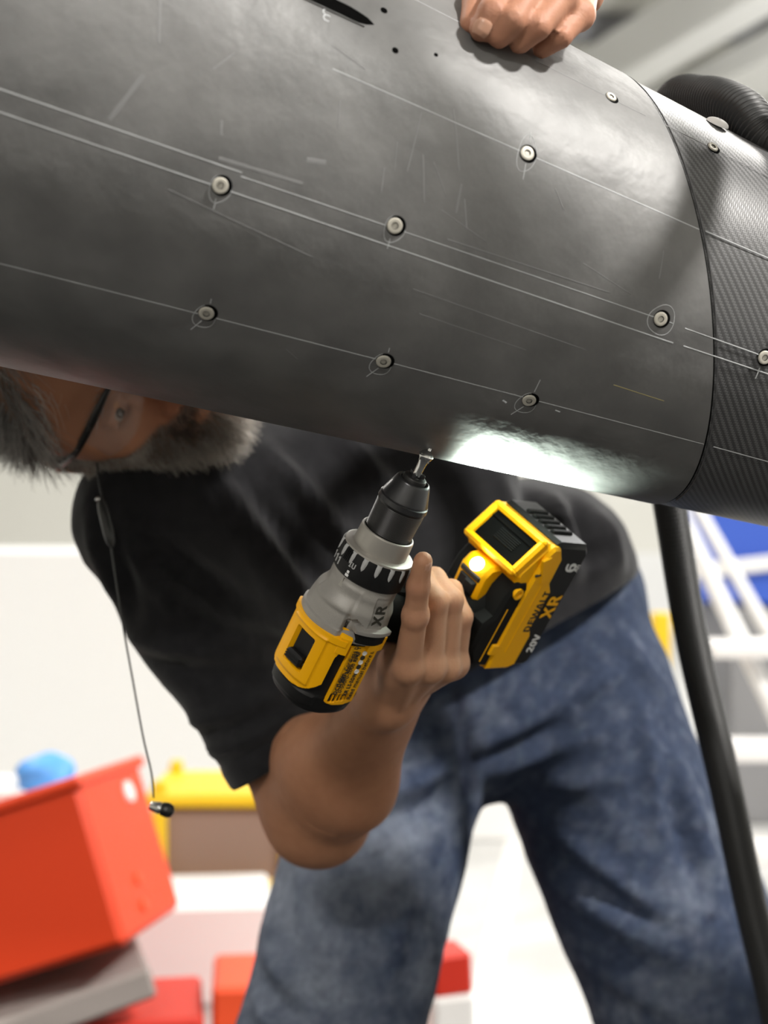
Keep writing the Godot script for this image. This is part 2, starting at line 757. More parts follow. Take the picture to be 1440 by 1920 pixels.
func pendant() -> void:  # out of view, placed to brighten the ceiling, beams and walls
	var at := Vector3(3.3, 3.9, -6.3)
	var t := thing("unseen_pendant_lamp", "unseen white globe lamp under the roof at right, placed to light the ceiling and walls", "lamp", at)
	var mb := MB.new()
	ball(mb, at, 0.16, Basis.IDENTITY)
	part("globe", mb, M.lamp, t, true)
	mb = MB.new()
	mb.rbox(at + Vector3(0, 0.75, 0), Vector3(0.012, 0.60, 0.012), 0.002)
	part("rod", mb, M.off_white, t)
	var l := OmniLight3D.new()
	l.name = "globe_light"
	l.light_energy = 13.0
	l.light_size = 0.14
	l.omni_range = 40.0
	l.omni_attenuation = 2.0
	l.shadow_enabled = true
	t.add_child(l)

func box_mesh(c: Vector3, half: Vector3, bev := 0.005, bs := Basis.IDENTITY) -> Mesh:
	var mb := MB.new()
	mb.rbox(c, half, bev, bs)
	return mb.mesh(false)

func build_hall() -> void:
	struct("floor", box_mesh(Vector3(0, -0.1, -2.5), Vector3(9, 0.1, 11)), M.floor)
	struct("added_dark_mat", box_mesh(Vector3(0.1, 0.006, 1.2), Vector3(3.6, 0.006, 3.9), 0.004), M.mat)  # unseen dark sheet, added to cut light bounced up under the fuselage
	struct("ceiling", box_mesh(Vector3(0, 5.3, -2.5), Vector3(9, 0.1, 11)), M.ceiling)
	struct("wall_back", box_mesh(Vector3(0, 2.6, -13.1), Vector3(9, 2.8, 0.1)), M.wall)
	struct("wall_left", box_mesh(Vector3(-8.0, 2.6, -2.5), Vector3(0.1, 2.8, 11)), M.wall)
	struct("wall_right", box_mesh(Vector3(8.0, 2.6, -2.5), Vector3(0.1, 2.8, 11)), M.wall)
	struct("wall_front", box_mesh(Vector3(0, 2.6, 8.1), Vector3(9, 2.8, 0.1)), M.wall)  # out of view, set far back to weaken light bounced onto the fuselage
	struct("trim_back", box_mesh(Vector3(0, 0.36, -12.95), Vector3(8.8, 0.36, 0.05), 0.01), M.wall_low)
	# roof steel: a white girder and a dark duct running away to the left, joists across
	var turn := Basis(Vector3.UP, atan2(0.358, 1.0))
	struct("ceiling_beam_white", box_mesh(Vector3(2.75, 4.72, -9.0), Vector3(0.16, 0.20, 6.0), 0.01, turn), M.beam_white)
	struct("ceiling_beam_dark", box_mesh(Vector3(1.15, 4.95, -9.5), Vector3(0.14, 0.12, 5.0), 0.01, turn), M.beam_dark)
	struct("ceiling_beam_pale", box_mesh(Vector3(4.0, 4.75, -9.0), Vector3(0.3, 0.12, 6.0), 0.01, turn), M.beam_white)
	for k in 5:
		struct("ceiling_joist", box_mesh(Vector3(0, 5.08, -4.0 - k * 1.9), Vector3(8, 0.10, 0.06), 0.01), M.grey)

# ---------------------------------------------------------------- the fuselage: a cone about its own axis
var FA := Vector3(0.0385, CAM_Y + 0.215, -1.09)
var FX := Vector3(0.93560733, -0.2917654, -0.19877596)
var FU := Vector3(0.29770613, 0.95465756, 0.0)
var FN := Vector3(0.18976298, -0.05917682, 0.98004496)
const FL := 1.67022
const FR := 0.17

func frad(t: float) -> float:
	return FR * (1.0 - t / FL)

func fp(t: float, phi: float, lift := 0.0) -> Vector3:
	var a := deg_to_rad(phi)
	return FA + FX * t + (FU * sin(a) + FN * cos(a)) * (frad(t) + lift)

func fnorm(phi: float) -> Vector3:
	var a := deg_to_rad(phi)
	return (FU * sin(a) + FN * cos(a) + FX * (FR / FL)).normalized()

func seam(phi: float) -> float:
	var a := deg_to_rad(phi)
	return 0.15900306 + 0.00965294 * cos(a) - 0.07818607 * sin(a)

func strip(mb: MB, path: Array, width: float, lift: float) -> void:     # path of (t, phi): a thin mark lying on the skin
	var rows := []
	for i in path.size():
		var p: Vector2 = path[i]
		var a := fp(path[maxi(i - 1, 0)].x, path[maxi(i - 1, 0)].y)
		var b := fp(path[mini(i + 1, path.size() - 1)].x, path[mini(i + 1, path.size() - 1)].y)
		var n := fnorm(p.y)
		var side := (b - a).normalized().cross(n)
		var q := fp(p.x, p.y)
		var w := width * (0.85 + 0.3 * rng.randf())
		var row := PackedVector3Array()
		row.append(q + side * w * 0.5 - n * 0.0002)
		row.append(q + side * w * 0.35 + n * lift)
		row.append(q - side * w * 0.35 + n * lift)
		row.append(q - side * w * 0.5 - n * 0.0002)
		rows.append(row)
	mb.grid(rows, false)

func line_path(t0: float, p0: float, t1: float, p1: float, step := 0.008) -> Array:
	var out := []
	var n := maxi(int(absf(t1 - t0) / step), 6)
	for i in n + 1:
		var k := float(i) / n
		out.append(Vector2(lerpf(t0, t1, k), lerpf(p0, p1, k)))
	return out

func shell(t0: Callable, t1: Callable, lift: float, nt: int, thick: float) -> MB:
	var mb := MB.new()
	mb.has_uv = true
	for layer in 2:
		var rows := []
		var uvs := []
		for i in nt + 1:
			var row := PackedVector3Array()
			var ur := PackedVector2Array()
			for j in 181:
				var phi := -180.0 + j * 2.0
				var t := lerpf(t0.call(phi), t1.call(phi), float(i) / nt)
				row.append(fp(t, phi, lift - thick * layer))
				ur.append(Vector2(t, deg_to_rad(phi) * frad(t)))
			rows.append(row)
			uvs.append(ur)
		mb.grid(rows, false, layer == 0, uvs)
	for e in [0, 1]:
		var rows := []
		for layer in 2:
			var row := PackedVector3Array()
			for j in 181:
				var phi := -180.0 + j * 2.0
				row.append(fp((t0 if e == 0 else t1).call(phi), phi, lift - thick * layer))
			rows.append(row)
		mb.grid(rows, false, e == 1)
	return mb

func build_fuselage() -> void:
	var root := thing("fuselage", "dark grey tapered composite fuselage with chalk lines and fasteners, held above the crouching worker", "fuselage", FA + FX * 0.3 - FU * 0.14)
	part("front_shell", shell(func(_p): return -1.1, func(p): return seam(p) - 0.0006, 0.0, 60, 0.004), M.front_skin, root, false, 0.5)
	part("rear_shell", shell(func(p): return seam(p) + 0.0006, func(_p): return 1.05, -0.0012, 40, 0.004), M.rear_skin, root, false, 0.5)
	# joint between the shells: a dark sealing strip and the worn edge of the front shell
	var mb := MB.new()
	var rows := []
	for j in 181:
		var phi := -180.0 + j * 2.0
		var row := PackedVector3Array()
		for k in [[-0.0010, -0.004], [-0.0007, -0.0004], [0.0007, -0.0006], [0.0010, -0.004]]:
			row.append(fp(seam(phi) + k[0], phi, k[1]))
		rows.append(row)
	mb.grid(rows, false)
	part("joint_seal", mb, M.gap, root, true)
	mb = MB.new()
	var path := []
	for j in 120:
		var phi := -75.0 + j * 1.25
		path.append(Vector2(seam(phi) + 0.0030, phi))
	strip(mb, path, 0.0006, -0.0010)
	part("joint_edge", mb, M.chalk_faint, root, true)
	# chalk lines along the skin
	var lines := [
		[-0.125, 13.1, 0.150, 12.9, 0.0011, "chalk"], [0.155, 13.2, 0.55, 13.9, 0.0009, "chalk"],
		[-0.40, -16.4, 0.158, -17.0, 0.0011, "chalk"], [0.166, -16.8, 0.5, -16.2, 0.0009, "chalk"],
		[-0.40, -13.0, -0.160, -12.6, 0.0011, "chalk"], [-0.160, -13.3, 0.152, -12.3, 0.0008, "chalk"], [0.162, -12.4, 0.5, -12.9, 0.0008, "chalk"],
		[-0.40, -44.6, -0.030, -43.2, 0.0010, "chalk"], [-0.030, -43.2, 0.218, -42.6, 0.0010, "chalk"], [0.226, -42.6, 0.5, -43.6, 0.0009, "chalk"],
		[-0.16, 40.9, 0.098, 40.8, 0.0007, "chalk_faint"], [-0.095, 40.9, -0.03, 40.7, 0.0008, "chalk"], [0.112, 41.2, 0.4, 42.0, 0.0007, "chalk_faint"],
		[-0.02, -11.4, 0.10, -10.4, 0.0007, "chalk_faint"], 
		[-0.02, -29.0, 0.06, -30.0, 0.0005, "chalk_faint"], [-0.03, -24.0, 0.10, -25.5, 0.0005, "chalk_faint"],
	]
	for l in lines:
		mb = MB.new()
		strip(mb, line_path(l[0], l[1], l[2], l[3]), l[4], 0.00012)
		part("chalk_line", mb, M[l[5]], root, true)
	# short scratches and scuffs
	var marks := [
		[0.1306, -32.3, 0.1714, -32.7, 0.0007, "scratch"], [0.062, -45.5, 0.0655, -46.0, 0.0016, "chalk_white"], [0.101, -44.3, 0.105, -44.5, 0.0012, "chalk_white"],
		[0.128, 4.0, 0.131, -3.0, 0.0007, "chalk_faint"], [-0.115, 7.5, -0.111, 2.0, 0.0007, "chalk_faint"], [-0.062, 12.0, -0.060, -1.0, 0.0008, "chalk_faint"],
		[-0.072, 4.0, -0.068, -2.0, 0.0006, "chalk_faint"], [-0.018, -2.0, -0.010, -8.0, 0.0012, "chalk_faint"], [-0.075, -2.0, -0.072, -7.0, 0.0009, "chalk_faint"],
		[-0.045, 3.0, -0.030, -3.0, 0.0006, "chalk_faint"], [-0.030, -6.0, 0.005, -9.0, 0.0006, "chalk_faint"], [0.04, 8.0, 0.05, 4.0, 0.0006, "chalk_faint"],
		[-0.2457, -11.6, -0.2340, -2.0, 0.0034, "smear"], [-0.1819, -4.7, -0.1793, -7.4, 0.0022, "smear"], [-0.1957, 3.6, -0.1862, 8.1, 0.0016, "smear"], [-0.2383, 12.0, -0.2313, 4.4, 0.0022, "smear"], [-0.1240, -6.0, -0.1116, -5.2, 0.0040, "smear"], [-0.1765, -11.5, -0.1216, -10.7, 0.0030, "smear"], [-0.0419, 15.8, -0.0273, 3.3, 0.0018, "smear"], [-0.0533, 3.6, -0.0430, -5.8, 0.0012, "smear"], [-0.0230, 0.8, -0.0204, -5.5, 0.0020, "smear"],
		[-0.130, 18.0, -0.105, 16.0, 0.0006, "chalk_faint"], 
		[-0.20, -20.0, -0.10, -24.0, 0.0006, "chalk_faint"], [0.075, -6.0, 0.115, -9.0, 0.0005, "chalk_faint"], [-0.095, -47.0, -0.085, -49.0, 0.0006, "chalk_faint"],
	]
	for l in marks:
		mb = MB.new()
		strip(mb, line_path(l[0], l[1], l[2], l[3], 0.004), l[4], 0.0001)
		part("scratch", mb, M[l[5]], root, true)
	# flush fasteners in rows, each with a washer face, a socket and a drawn ring
	var fs := [[-0.1705, -16.2, 1.0, 1], [-0.0566, -12.4, 1.0, 1], [0.0146, 13.1, 0.95, 2], [-0.1535, -42.9, 1.0, 3], [-0.0294, -43.2, 1.0, 3], [0.0794, -43.3, 0.95, 3], [0.142, -12.25, 0.95, 4], [0.2275, -12.7, 0.95, 5], [0.0693, 41.1, 0.8, 0], [0.1544, 41.7, 0.8, 0], [-0.30, -43.6, 1.0, 3]]
	for f in fs:
		fastener(root, f[0], f[1], 0.0051 * f[2], f[3])
	# small holes and the long slot: near-black sheets paint their shaded insides
	for h in [[-0.0893, 23.3, 0.0022], [-0.1028, 32.3, 0.0024], [-0.062, 27.0, 0.0014]]:
		mb = MB.new()
		disc(mb, h[0], h[1], h[2], 0.00025, -0.0005)
		part("drill_hole", mb, M.gap, root)
	slot(root)
	# a chalked mark by the slot, two curls
	mb = MB.new()
	var curl := []
	for i in 15:
		var a := -2.0 + 4.0 * i / 14.0
		curl.append(Vector2(-0.1395 + 0.0016 * sin(a * 1.0) - 0.0012 * i / 14.0, 25.1 - 0.16 * i + 0.45 * sin(a * 3.0)))
	for i in 2:
		var c := []
		for k in 12:
			var a := PI * 0.3 + PI * 1.4 * k / 11.0
			c.append(Vector2(-0.1385 + 0.0026 * cos(a) + i * 0.0012, 24.8 - i * 1.3 + 0.7 * sin(a)))
		strip(mb, c, 0.0010, 0.00012)
	part("chalk_mark", mb, M.chalk_white, root, true)
	# small white dome on the top edge behind the hose
	mb = MB.new()
	var rr := []
	for i in 7:
		var a := PI / 2 * i / 6.0
		var ring := PackedVector3Array()
		for j in 24:
			var b := TAU * j / 24
			ring.append(fp(0.168, 62.0) + fnorm(62) * (0.004 * sin(a)) + (FX * cos(b) + FX.cross(fnorm(62)) * sin(b)) * (0.008 * cos(a) + 0.001))
		rr.append(ring)
	mb.grid(rr, true)
	part("cap", mb, M.off_white, root, true)

func disc(mb: MB, t: float, phi: float, r: float, lift: float, edge: float) -> void:
	var n := fnorm(phi)
	var e := FX - n * FX.dot(n)
	e = e.normalized()
	var b := n.cross(e)
	var c := fp(t, phi)
	var rows := []
	for k in [[1.12, edge], [1.0, lift], [0.5, lift], [0.02, lift]]:
		var ring := PackedVector3Array()
		for j in 20:
			var a := TAU * j / 20
			ring.append(c + (e * cos(a) + b * sin(a)) * r * k[0] + n * k[1])
		rows.append(ring)
	mb.grid(rows, true)

func fastener(root: Node, t: float, phi: float, r: float, ring_kind: int) -> void:
	var n := fnorm(phi)
	var e := (FX - n * FX.dot(n)).normalized()
	var b := n.cross(e)
	var c := fp(t, phi)
	# countersunk dark rim round the head
	var mb := MB.new()
	turned(mb, c + e * 0.0010 + b * 0.0003, n, e, [[1.30, -0.0004], [1.28, 0.0002], [0.95, 0.0002]], r)
	part("countersink", mb, M.gap, root)
	mb = MB.new()
	turned(mb, c, n, e, [[1.03, -0.0006], [1.0, 0.0010], [0.86, 0.0015], [0.46, 0.0013], [0.42, 0.0006]], r)
	var f := part("fastener", mb, M.washer, root)
	mb = MB.new()
	turned(mb, c, n, e, [[0.44, 0.0014], [0.40, 0.0012], [0.37, -0.0005], [0.02, -0.0006]], r)
	part("socket", mb, M.chuck, f)
	if ring_kind == 0:
		return
	# hand-drawn ring and tick
	mb = MB.new()
	var path := []
	var oval: Array = [[0, 0, 0, 0], [0.0005, -0.0025, 0.0068, 0.0085], [0, 0.0, 0.0066, 0.0135], [-0.0005, -0.0040, 0.0072, 0.0095], [0.0012, -0.0005, 0.0098, 0.0105], [0, 0, 0.001, 0.001]][ring_kind]
	if ring_kind != 5:
		for i in 30:
			var a := TAU * i / 29.0 + 0.6
			var w := 1.0 + 0.06 * sin(a * 3.0 + ring_kind)
			var q := Vector2(oval[0] + oval[2] * w * cos(a), oval[1] + oval[3] * w * sin(a))
			path.append(Vector2(t + q.x, phi + rad_to_deg(q.y / frad(t))))
		strip(mb, path, 0.0006, 0.00012)
	var ticks: Array = [[], [[0, -0.0085, 0.0005, -0.0155]], [[-0.001, 0.016, 0.0005, 0.008], [0.001, -0.007, 0.002, -0.018]], [[0.000, 0.019 if t > 0.05 else 0.012, 0.0005, 0.008], [-0.001, -0.007, -0.006, -0.0175]], [], [[0, 0.014, 0, 0.008], [0, -0.008, 0.0005, -0.016]]][ring_kind]
	for k in ticks:
		strip(mb, line_path(t + k[0], phi + rad_to_deg(k[1] / frad(t)), t + k[2], phi + rad_to_deg(k[3] / frad(t))), 0.0008, 0.00014)
	if mb.v.size():
		part("chalk_ring", mb, M.chalk, root, true)

func turned(mb: MB, c: Vector3, n: Vector3, e: Vector3, prof: Array, r: float) -> void:
	var b := n.cross(e)
	var rows := []
	for k in prof:
		var ring := PackedVector3Array()
		for j in 24:
			var a := TAU * j / 24
			ring.append(c + (e * cos(a) + b * sin(a)) * r * k[0] + n * k[1])
		rows.append(ring)
	mb.grid(rows, true)
	mb.fan(rows[-1], true)

func slot(root: Node) -> void:
	# near-black sheet on the skin painting the shaded slot, rounded at its right end
	var mb := MB.new()
	var rows := []
	for i in 40:
		var t := -0.30 + 0.193 * i / 39.0
		var k := clampf((-0.107 - t) / 0.018, 0.0, 1.0)
		var hw := 1.7 * sqrt(k) + 0.02
		var row := PackedVector3Array()
		var mid := 27.2
		for w in [[-1.08, -0.0004], [-1.0, 0.0003], [1.0, 0.0003], [1.08, -0.0004]]:
			row.append(fp(t, mid + hw * w[0], w[1]))
		rows.append(row)
	mb.grid(rows, false)
	part("slot", mb, M.gap, root, true)
	mb = MB.new()
	strip(mb, line_path(-0.30, 25.2, -0.113, 25.5), 0.0012, 0.0008)
	part("slot_lip", mb, M.front_skin, root, true)

# ---------------------------------------------------------------- hose
func build_hose() -> void:
	var c := Curve3D.new()
	var pts := [Vector3(0.75, 5.19, -0.5), Vector3(0.64, 3.6, -0.5), Vector3(0.52, 2.3, -0.6), Vector3(0.44, 1.75, -0.72), Vector3(0.402, 1.53, -0.80), Vector3(0.380, 1.487, -0.865), Vector3(0.338, 1.482, -0.935), Vector3(0.303, 1.478, -0.985), Vector3(0.325, 1.440, -1.045), Vector3(0.346, 1.388, -1.075), P(1455, 272, 1.09), P(1390, 208, 1.12), P(1320, 183, 1.18), P(1255, 205, 1.25), P(1205, 400, 1.36), P(1215, 700, 1.43), P(1258, 960, 1.47), P(1298, 1200, 1.50), P(1362, 1480, 1.52), P(1408, 1700, 1.52), P(1475, 1990, 1.50), P(1540, 2400, 1.45), P(1620, 2870, 1.48), P(1850, 2905, 1.50)]  # run up to the ceiling is out of view, looped to shade the fuselage
	for i in pts.size():
		var a: Vector3 = pts[maxi(i - 1, 0)]
		var b: Vector3 = pts[mini(i + 1, pts.size() - 1)]
		var tn := (b - a) / 6.0
		c.add_point(pts[i], -tn, tn)
	c.bake_interval = 0.003
	var L := c.get_baked_length()
	var pp := PackedVector3Array()
	var rr := PackedFloat32Array()
	var pitch := 0.0046
	var n := int(L / pitch)
	for i in n:
		for k in 4:
			var s := (i + k / 4.0) * pitch
			pp.append(c.sample_baked(s))
			rr.append([0.0160, 0.0178, 0.0180, 0.0167][k])
	var root := thing("hose", "black ribbed vacuum hose arching over the fuselage and hanging behind it to the floor", "hose", P(1400, 1700, 1.52))
	var mb := MB.new()
	mb.sweep(pp, rr, 26)
	part("ribbed_tube", mb, M.hose, root, true)
# ---------------------------------------------------------------- cordless drill, built in its own axes: x right, y up, -z forward, millimetres
var drill_basis := Basis.IDENTITY
var drill_at := Vector3.ZERO

func drill_frame() -> void:
	var d := Vector3(0.416, 0.842, 0.342).normalized()
	var c := (Vector3(0, 0, 1) - d * d.z).normalized()
	var p := d.cross(Vector3(0, 0, 1)).normalized()
	var a := deg_to_rad(42.0)
	var up := c * cos(a) - p * sin(a)
	var right := c * sin(a) + p * cos(a)
	drill_basis = Basis(right, up, -d)
	drill_at = P(604, 1246, 1.128)

func D(x: float, y: float, f: float) -> Vector3:     # a point of the tool in the place
	return drill_at + drill_basis * (Vector3(x, y, -f) * 0.001)

func super_r(phi: float, hw: float, hh: float, n: float) -> float:
	var s := absf(sin(deg_to_rad(phi))) / hw
	var c := absf(cos(deg_to_rad(phi))) / hh
	return pow(pow(s, n) + pow(c, n), -1.0 / n)

func ss(a: float, b: float, x: float) -> float:
	return smoothstep(a, b, x)

func win(x: float, a: float, b: float, e: float) -> float:   # 1 between a and b with edges e wide
	return smoothstep(a - e, a, x) * (1.0 - smoothstep(b, b + e, x))

func lettering(called: String, s: String, h: float, at: Vector3, bs: Basis, m: Material, parent: Node, weight := 700, mono := false) -> void:
	var t := TextMesh.new()
	var f := SystemFont.new()
	f.font_names = PackedStringArray(["Droid Sans Mono" if mono else "Droid Sans"])
	f.font_weight = weight
	t.font = f
	t.font_size = 48
	t.text = s
	t.depth = 0.0004
	t.pixel_size = h / 36.0
	t.curve_step = 4.0
	var o := put(called, t, m, parent)
	o.transform = Transform3D(bs, at)

func pmm(x: float, y: float, f: float) -> Vector3:
	return Vector3(x, y, -f) * 0.001

func build_drill() -> void:
	drill_frame()
	var root := thing("cordless_drill", "yellow and black cordless drill in the right hand, bit against the fuselage", "drill", drill_at)
	root.basis = drill_basis
	var side := Basis(Vector3(0, 0, -1), Vector3(0, 1, 0), Vector3(1, 0, 0))
	# black inner housing and rear cap
	var mb := MB.new()
	mb.polar(func(phi, f):
		var r := super_r(phi, 31.0, 32.5, 2.6)
		if f < -10.0:
			r *= lerpf(0.90, 1.02, sqrt(clampf((f + 27.0) / 17.0, 0.0, 1.0)))
		r += 1.4 * win(f, -21.0, -12.0, 1.0) * win(absf(phi - 8.0), -1.0, 40.0, 3.0)
		return r, -27.0, 46.0, 1.5, 4.0)
	part_local("motor_housing", mb, M.black, root)
	# yellow top saddle with the speed-switch well
	mb = MB.new()
	mb.polar(func(phi, f):
		var base := super_r(phi, 31.0, 32.5, 2.6)
		var w := win(phi, -52.0, 51.0 + 6.0 * ss(26.0, 40.0, f) , 2.5) * win(f, -9.0 + 8.0 * pow(absf(phi + 2.0) / 48.0, 4.0), 45.0, 2.0)
		var r := base - 3.5 + 7.5 * w
		# flat raised frame on the crown, and the well in it
		r += 1.9 * win(phi, -23.0, 34.0, 3.0) * win(f, -2.0, 39.0, 3.0)
		r -= 6.5 * win(phi, -8.0, 20.0, 2.0) * win(f, 5.0, 33.0, 1.5)
		# flared collar toward the gear case
		r += 1.3 * win(f, 40.0, 45.0, 1.5) * win(phi, -52.0, 60.0, 3.0)
		return r, -12.0, 47.0, 1.0, 1.5)
	part_local("top_shell", mb, M.yellow, root, 0.8)
	# black floor of the well and the sliding speed switch
	mb = MB.new()
	mb.rbox(pmm(3.6, 32.4, 19.0), Vector3(0.0092, 0.0018, 0.0145), 0.001, Basis(Vector3(0, 0, 1), deg_to_rad(-6)))
	var sw := part_local("speed_switch", mb, M.black, root)
	mb = MB.new()
	mb.rbox(pmm(3.9, 36.6, 10.5), Vector3(0.0090, 0.0036, 0.0048), 0.0018, Basis(Vector3(0, 0, 1), deg_to_rad(-6)))
	for k in 3:
		mb.rbox(pmm(3.9, 40.2, 8.0 + k * 2.4), Vector3(0.008, 0.0006, 0.0005), 0.0003, Basis(Vector3(0, 0, 1), deg_to_rad(-6)))
	put("slider", mb.mesh(false), M.black, sw)
	# yellow side panel with the rating label and cooling slots
	mb = MB.new()
	mb.polar(func(phi, f):
		var base := super_r(phi, 31.0, 32.5, 2.6)
		var w := win(phi, 66.0, 116.0, 2.0) * win(f, -15.0 + 3.0 * pow(absf(phi - 91.0) / 25.0, 4.0), 40.0, 1.5)
		var r := base - 3.5 + 5.3 * w
		r += 0.7 * (win(phi, 66.0, 69.0, 1.0) + win(phi, 113.0, 116.0, 1.0)) * win(f, -13.0, 40.0, 1.0)
		for k in 6:
			r -= 4.0 * win(phi, 71.0 + k * 7.0, 74.5 + k * 7.0, 1.0) * win(f, -12.0 + 0.5 * k, -5.0, 1.0)
		return r, -17.0, 43.0, 1.0, 1.5)
	var lab := part_local("label_panel", mb, M.yellow, root, 0.8)
	mb = MB.new()
	mb.polar(func(phi, f):
		var base := super_r(phi, 31.0, 32.5, 2.6)
		return base - 3.5 + 7.2 * win(phi, 92.0, 122.0, 2.0) * win(f, 38.0, 50.0, 2.0) + 8.0 * win(phi, 47.0, 62.0, 4.0) * win(f, 33.0, 47.0, 3.0), 30.0, 52.0, 1.0, 2.0)
	part_local("shell_lug", mb, M.yellow, root, 0.8)
	# print on the label: a code, small lines, round symbols (the side is nearly flat there)
	var dark: Material = M.ink
	var tilt := Basis(Vector3(0, 0, 1), deg_to_rad(6)) * side
	lettering("lettering", "DCD991", 0.0042, pmm(33.1, 8.6, 5.5), tilt, dark, lab)
	for k in 4:
		lettering("lettering", ["1/2 in. Cordless Drill", "20V Max  Type 1", "0-550/0-2000 RPM", "Read manual before use"][k], [0.0012, 0.0011, 0.0011, 0.0010][k], pmm(33.15 + [-0.1, 0.05, 0.05, -0.4][k], [9.8, 7.2, 4.6, -9.4][k], [26, 24, 17, 16][k]), tilt, dark, lab, 400)
	lettering("lettering", "XR LI-ION", 0.0026, pmm(33.2, -2.6, 5.0), tilt, dark, lab)
	for k in 5:
		mb = MB.new()
		turned(mb, pmm(33.0, -2.6 + 0.3 * k, 18.0 + k * 4.4), tilt.z, Vector3(0, 0, -1), [[1.0, -0.0002], [1.0, 0.0005], [0.84, 0.0005], [0.82, 0.0003]], 0.0021)
		put("symbol", mb.mesh(false), M.print_white if k % 2 == 0 else dark, lab)
	lettering("lettering", "1", 0.0032, pmm(15.6, 36.0, 30.0), Basis(Vector3(0, 0, 1), deg_to_rad(-26)) * Basis(Vector3(0, 0, -1), Vector3(-1, 0, 0), Vector3(0, 1, 0)), dark, root)
	lettering("lettering", "2", 0.0032, pmm(15.6, 36.0, 21.0), Basis(Vector3(0, 0, 1), deg_to_rad(-26)) * Basis(Vector3(0, 0, -1), Vector3(-1, 0, 0), Vector3(0, 1, 0)), dark, root)
	lettering("lettering", "3", 0.0032, pmm(15.6, 36.0, 11.0), Basis(Vector3(0, 0, 1), deg_to_rad(-26)) * Basis(Vector3(0, 0, -1), Vector3(-1, 0, 0), Vector3(0, 1, 0)), dark, root)
	# grey cast gear case: hump on the crown, flat badge on the flank, a hollow between
	mb = MB.new()
	mb.polar(func(phi, f):
		var r := lerpf(33.5, 31.5, ss(44.0, 66.0, f))
		r = lerpf(r, 27.6, ss(66.0, 78.0, f))
		var hump := win(phi, -60.0, 40.0, 5.0)
		r += hump * (2.6 * (1.0 - ss(58.0, 76.0, f)))
		r += 1.4 * win(phi, -20.0, 48.0, 4.0) * win(f, 66.0, 82.0, 4.0)
		r += 2.2 * win(phi, 52.0, 100.0, 6.0) * win(f, 56.0, 82.0, 8.0) * (1.0 - ss(78.0, 88.0, f))
		r -= 3.6 * win(phi, 46.0, 66.0, 4.0) * win(f, 50.0, 62.0 - absf(phi - 56.0) * 0.3, 2.0)
		r -= 0.9 * win(phi, 76.0, 102.0, 2.0) * win(f, 58.0, 82.0, 1.5)
		r += 1.5 * win(phi, -70.0, 130.0, 4.0) * win(f, 44.0, 50.0, 1.0)
		return r, 43.0, 89.0, 1.0, 2.0)
	var gear := part_local("gear_case", mb, M.gear, root, 0.78)
	var flank := Basis(Vector3(0, 0, 1), deg_to_rad(1)) * side
	lettering("lettering", "XR", 0.0105, pmm(32.3, 2.0, 70.5), Basis(Vector3.UP, deg_to_rad(11.0)) * flank, M.ink, gear)
	mb = MB.new()
	for k in 2:
		mb.rbox(pmm(28.9, -1.5, 66.0 + k * 9.0), Vector3(0.0006, 0.0009, 0.0042), 0.0003, Basis(Vector3(1, 0, 0), deg_to_rad(-28)))
	# arrow mark on the case pointing at the collar
	mb = MB.new()
	mb.polar(func(phi, f): return lerpf(33.5, 27.0, ss(60.0, 78.0, f)) - 2.0 + 4.0 * win(phi, 6.0 + maxf(0.0, f - 79.0) * 0.55, 15.0 - maxf(0.0, f - 79.0) * 0.55, 0.7) * win(f, 79.0, 87.0, 0.5), 76.0, 88.5, 0.8, 1.0)
	part_local("pointer_mark", mb, M.ring_grey, gear)
	# black rubber bumper on the flank
	mb = MB.new()
	mb.polar(func(phi, f): return 30.0 + 8.0 * win(phi, 66.0, 112.0, 3.0) * win(f, 46.0, 54.5, 1.5) * (1.0 - 0.15 * absf(phi - 89.0) / 23.0), 43.0, 58.0, 1.0, 2.0)
	part_local("bumper", mb, M.rubber, root, 0.8)
	mb = MB.new()
	mb.polar(func(phi, f): return 30.0 + 8.6 * win(phi, 60.0, 117.0, 3.0) * win(f, 54.0, 57.5, 1.2), 52.0, 60.0, 0.8, 2.0)
	part_local("bumper_rim", mb, M.gear, root, 0.8)
	# torque collar: black with grey drops and ribs
	mb = MB.new()
	mb.lathe([[87.5, 25.0], [87.8, 28.2], [89.0, 29.4], [97.0, 29.9], [108.5, 29.0], [110.5, 27.6], [111.0, 24.0]], 96)
	var col := part_local("torque_collar", mb, M.black, root, 0.8)
	for k in 16:
		var phi := -36.0 + k * 22.5
		mb = MB.new()
		var rows := []
		for i in 9:
			var u := i / 8.0
			var f := 99.5 + 10.5 * u
			var w := (1.75 if u > 0.2 else 1.75 * sqrt(u / 0.2)) + 0.02 + 0.5 * u
			var row := PackedVector3Array()
			for j in 5:
				var x := (j - 2) / 2.0
				var a := deg_to_rad(phi + rad_to_deg(w * x / 29.6))
				var r := 29.2 + 0.95 * (1.0 - pow(absf(x), 4.0)) - 0.9 * ss(0.72, 1.0, u)
				row.append(pmm(r * sin(a), r * cos(a), f))
			rows.append(row)
		mb.grid(rows, false)
		put("collar_drop", mb.mesh(true), M.print_grey, col)
	for k in 5:
		var phi := -6.0 + k * 3.2
		mb = MB.new()
		mb.rbox(pmm(29.4 * sin(deg_to_rad(phi)), 29.4 * cos(deg_to_rad(phi)), 104.0), Vector3(0.00045, 0.0009, 0.0048), 0.0003, Basis(Vector3(0, 0, 1), deg_to_rad(-phi)))
		put("collar_rib", mb.mesh(false), M.black, col)
	var rim := MB.new()
	rim.lathe([[109.8, 28.6], [111.2, 28.3], [112.0, 26.6], [112.0, 22.0]], 96)
	put("collar_rim", rim.mesh(false), M.ring_grey, col)
